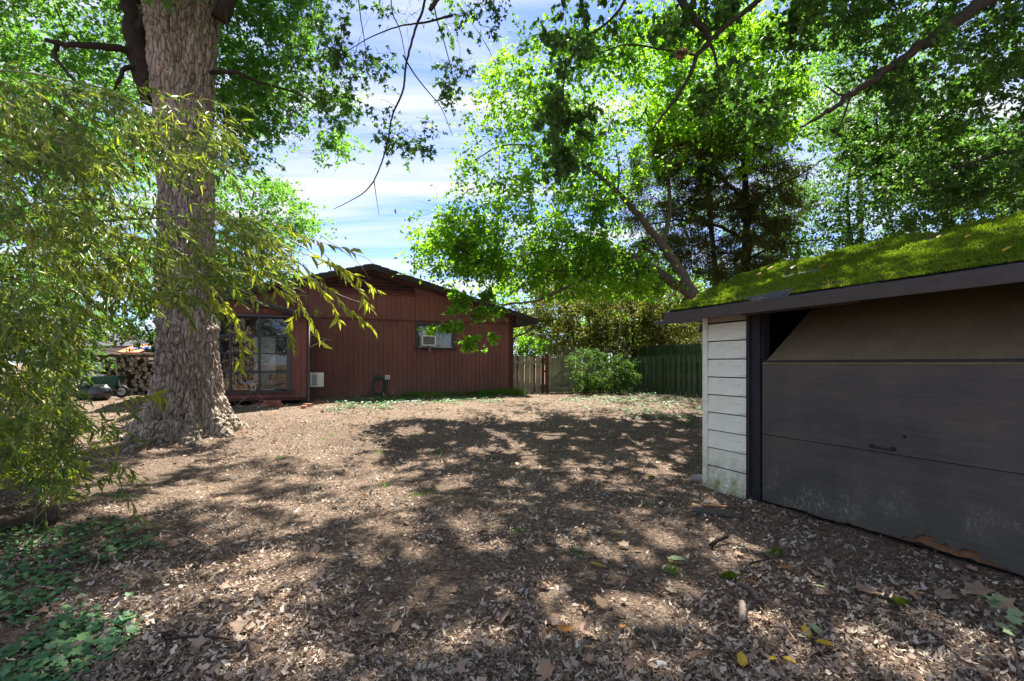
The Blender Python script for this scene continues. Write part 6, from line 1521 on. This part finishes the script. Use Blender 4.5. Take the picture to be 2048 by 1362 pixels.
roof_leaf(1541, 549, .09, 'yellow', "yellow leaf near the roof's left end, above the pair"); roof_leaf(1519, 561, .08, 'yellow', "pale yellow leaf in the pair at the roof's left end")
roof_leaf(1508, 556, .06, 'orange_leaf', "small orange leaf beside the pale pair at the roof's left end"); roof_leaf(1646, 547, .08, 'orange_leaf', "rusty brown leaf in the middle of the roof moss")
roof_leaf(1694, 562, .07, 'orange_leaf', "orange leaf close above the fascia"); roof_leaf(1587, 548, .08, 'palegreen', "pale green leaf on the moss between yellow and rusty ones")
def stick(px0, py0, px1, py1, r0, r1, label, mt='twig', bend=.03):
    a, b = ground_at(px0, py0), ground_at(px1, py1); a.z += r0 + .02; b.z += r1 + .025; m = (a + b) / 2 + Vector((bend, bend, .01)); c = curve_pts([a, m, b], 7); n = len(c)
    c = [p + Vector(RNG.normal(0, r0 * .15, 3)) - a for p in c]
    o = MB().tube(c, [r0 + (r1 - r0) * i / (n - 1) for i in range(n)], 9).build("stick", M[mt], None, a, smooth=True); tag(o, label, "stick", "sticks lying in the litter")
stick(1483, 1218, 1486, 1252, .018, .02, "short stubby pale broken stick standing toward the camera at lower right", 'rawboard', .004)
stick(1494, 1184, 1515, 1209, .015, .012, "short grey stick just above the stubby pale one", 'twig', .005)
stick(1515, 1208, 1560, 1225, .007, .004, "thin bent twig continuing from the short grey stick")
stick(1728, 1240, 1752, 1222, .016, .013, "blunt grey stick in the shade before the garage door", 'twig', .004)
stick(1758, 1203, 1800, 1225, .012, .008, "dark stick right of the blunt grey one", 'darkbark', .01)
stick(1545, 1262, 1592, 1296, .008, .006, "grey twig left of the green and yellow leaves")
stick(1500, 1135, 1600, 1122, .010, .006, "dark curved stick in front of the moss tufts", 'darkbark')
stick(770, 1170, 850, 1205, .006, .003, "thin dark twig left of centre in the foreground", 'twig', .04)
stick(320, 1068, 400, 1092, .010, .006, "forked thin stick between ivy and sunlight", 'twig', .01)
stick(372, 1135, 398, 1090, .007, .004, "thin prong crossing the forked stick", 'twig', .01)
stick(190, 1108, 188, 1152, .007, .005, "pale curled twig beside the ivy", 'rawboard', .02)
stick(330, 1288, 460, 1290, .008, .004, "long dark straight twig near the bottom left", 'darkbark', .01)
stick(1045, 1195, 1062, 1165, .006, .004, "short upright twig in mid yard", 'darkbark', .01)
# flat dark board and debris by the garage corner
p = ground_at(1435, 1030); o = MB().box(-.22, .22, -.10, .10, 0, .012, 0, .006).build("flat_board", M['fascia'], None, p + Vector((0, 0, .028)), (0.02, .02, -.35)); tag(o, "dark flat scrap of board on the litter in front of the garage corner", "board")
p = ground_at(1445, 1020); o = MB().box(-.2, .2, -.02, .02, 0, .015, 0, .004).build("board_strip", M['rot'], None, p + Vector((0, 0, .026)), (0, .02, -.1)); tag(o, "thin brown strip of wood behind the dark flat board", "board")
stick(1422, 1100, 1455, 1082, .02, .012, "dark twig heap piece right of the dull green leaf", 'darkbark', .03)
def rock(px, py, s, label):
    p = ground_at(px, py); u = np.linspace(0, math.pi, 16); v = np.linspace(0, 2 * math.pi, 24, endpoint=False); U, W = np.meshgrid(u, v, indexing='ij')
    q = np.stack([np.sin(U) * np.cos(W), np.sin(U) * np.sin(W), np.cos(U)], -1); q = np.sign(q) * np.abs(q) ** .75
    q = q * (1 + .35 * (fbm(q * 1.8 + px, 3, 91) - .5))[..., None] * np.array(s); i = np.arange(15)[:, None] * 24; j = np.arange(24)[None]
    o = link("rock", mesh_np("rock", q.reshape(-1, 3), np.stack([i + j, i + (j + 1) % 24, i + 24 + (j + 1) % 24, i + 24 + j], -1).reshape(-1, 4)), M['stone'], None, p + Vector((0, 0, s[2] * .6))); tag(o, label, "rock")
rock(1398, 962, (.10, .07, .05), "grey block of stone at the foot of the garage corner")
rock(1322, 1335, (.03, .022, .018), "small pale stone in the bottom litter"); rock(1047, 1186, (.03, .025, .02), "little whitish pebble in the mid yard")
# moss cushions
for q, (px, py, s, lb) in enumerate(((1555, 1107, .028, "green moss cushion in front of the garage door"), (1462, 1157, .038, "yellow green moss cushion above the stubby stick"), (1303, 957, .03, "moss cushion by the sunlit spots left of the garage"), (1795, 1210, .04, "olive moss cushion under the dark stick"))):
    p = ground_at(px, py); p.z += .01; n = 900; a = RNG.random(n) * 6.28; r = RNG.random(n) ** .5 * s; B0 = np.stack([np.cos(a) * r * 1.6, np.sin(a) * r, np.sqrt(np.maximum(0, 1 - (r / s) ** 2)) * s * .35], 1)
    d = rdir(n) * .5; d[:, 2] = 1; V, F = leaves_mesh("m", 'needle', B0, d, rdir(n), rr(n, .012, .025)); tag(link("moss_cushion", mesh_np("moss_cushion", V, F), M['mossblade'], None, p), lb, "moss")
# cut branch with wilted leaves at the right edge
cbp = [ground_at(2040, 1362), ground_at(2028, 1320), ground_at(2012, 1280), ground_at(1985, 1245), ground_at(1950, 1225)]
for q, c in enumerate(cbp): c.z += .03 + .02 * q
cbr = empty("cut_branch", cbp[0], 0, "cut branch with wilted pale green leaves at the lower right edge", "branch")
cc = [c - cbp[0] for c in curve_pts(cbp, 6)]; MB().tube(cc, [.009 - .006 * i / (len(cc) - 1) for i in range(len(cc))], 7).build("stem", M['twig'], cbr, smooth=True)
v, fs = leaf_shape('maple'); me = mesh_np("leaf", v * .075, fs); me.materials.append(M['palegreen'])
for q in range(13):
    c = cc[int(8 + q * 1.15) % len(cc)]; o = bpy.data.objects.new("leaf", me); C.objects.link(o); o.parent = cbr; o.location = c + Vector((random.uniform(-.02, .06), random.uniform(-.02, .02), .01 + .035 * random.random()))
    o.rotation_euler = (random.uniform(-.6, .6), random.uniform(-.5, .3), random.uniform(0, 6.28)); o.scale = (random.uniform(.6, 1.15),) * 3

print("TRIS", sum(sum(len(p.vertices) - 2 for p in o.data.polygons) if len(o.data.polygons) < 3000 else int(len(o.data.loops) - 2 * len(o.data.polygons)) for o in SC.objects if o.type == 'MESH'))
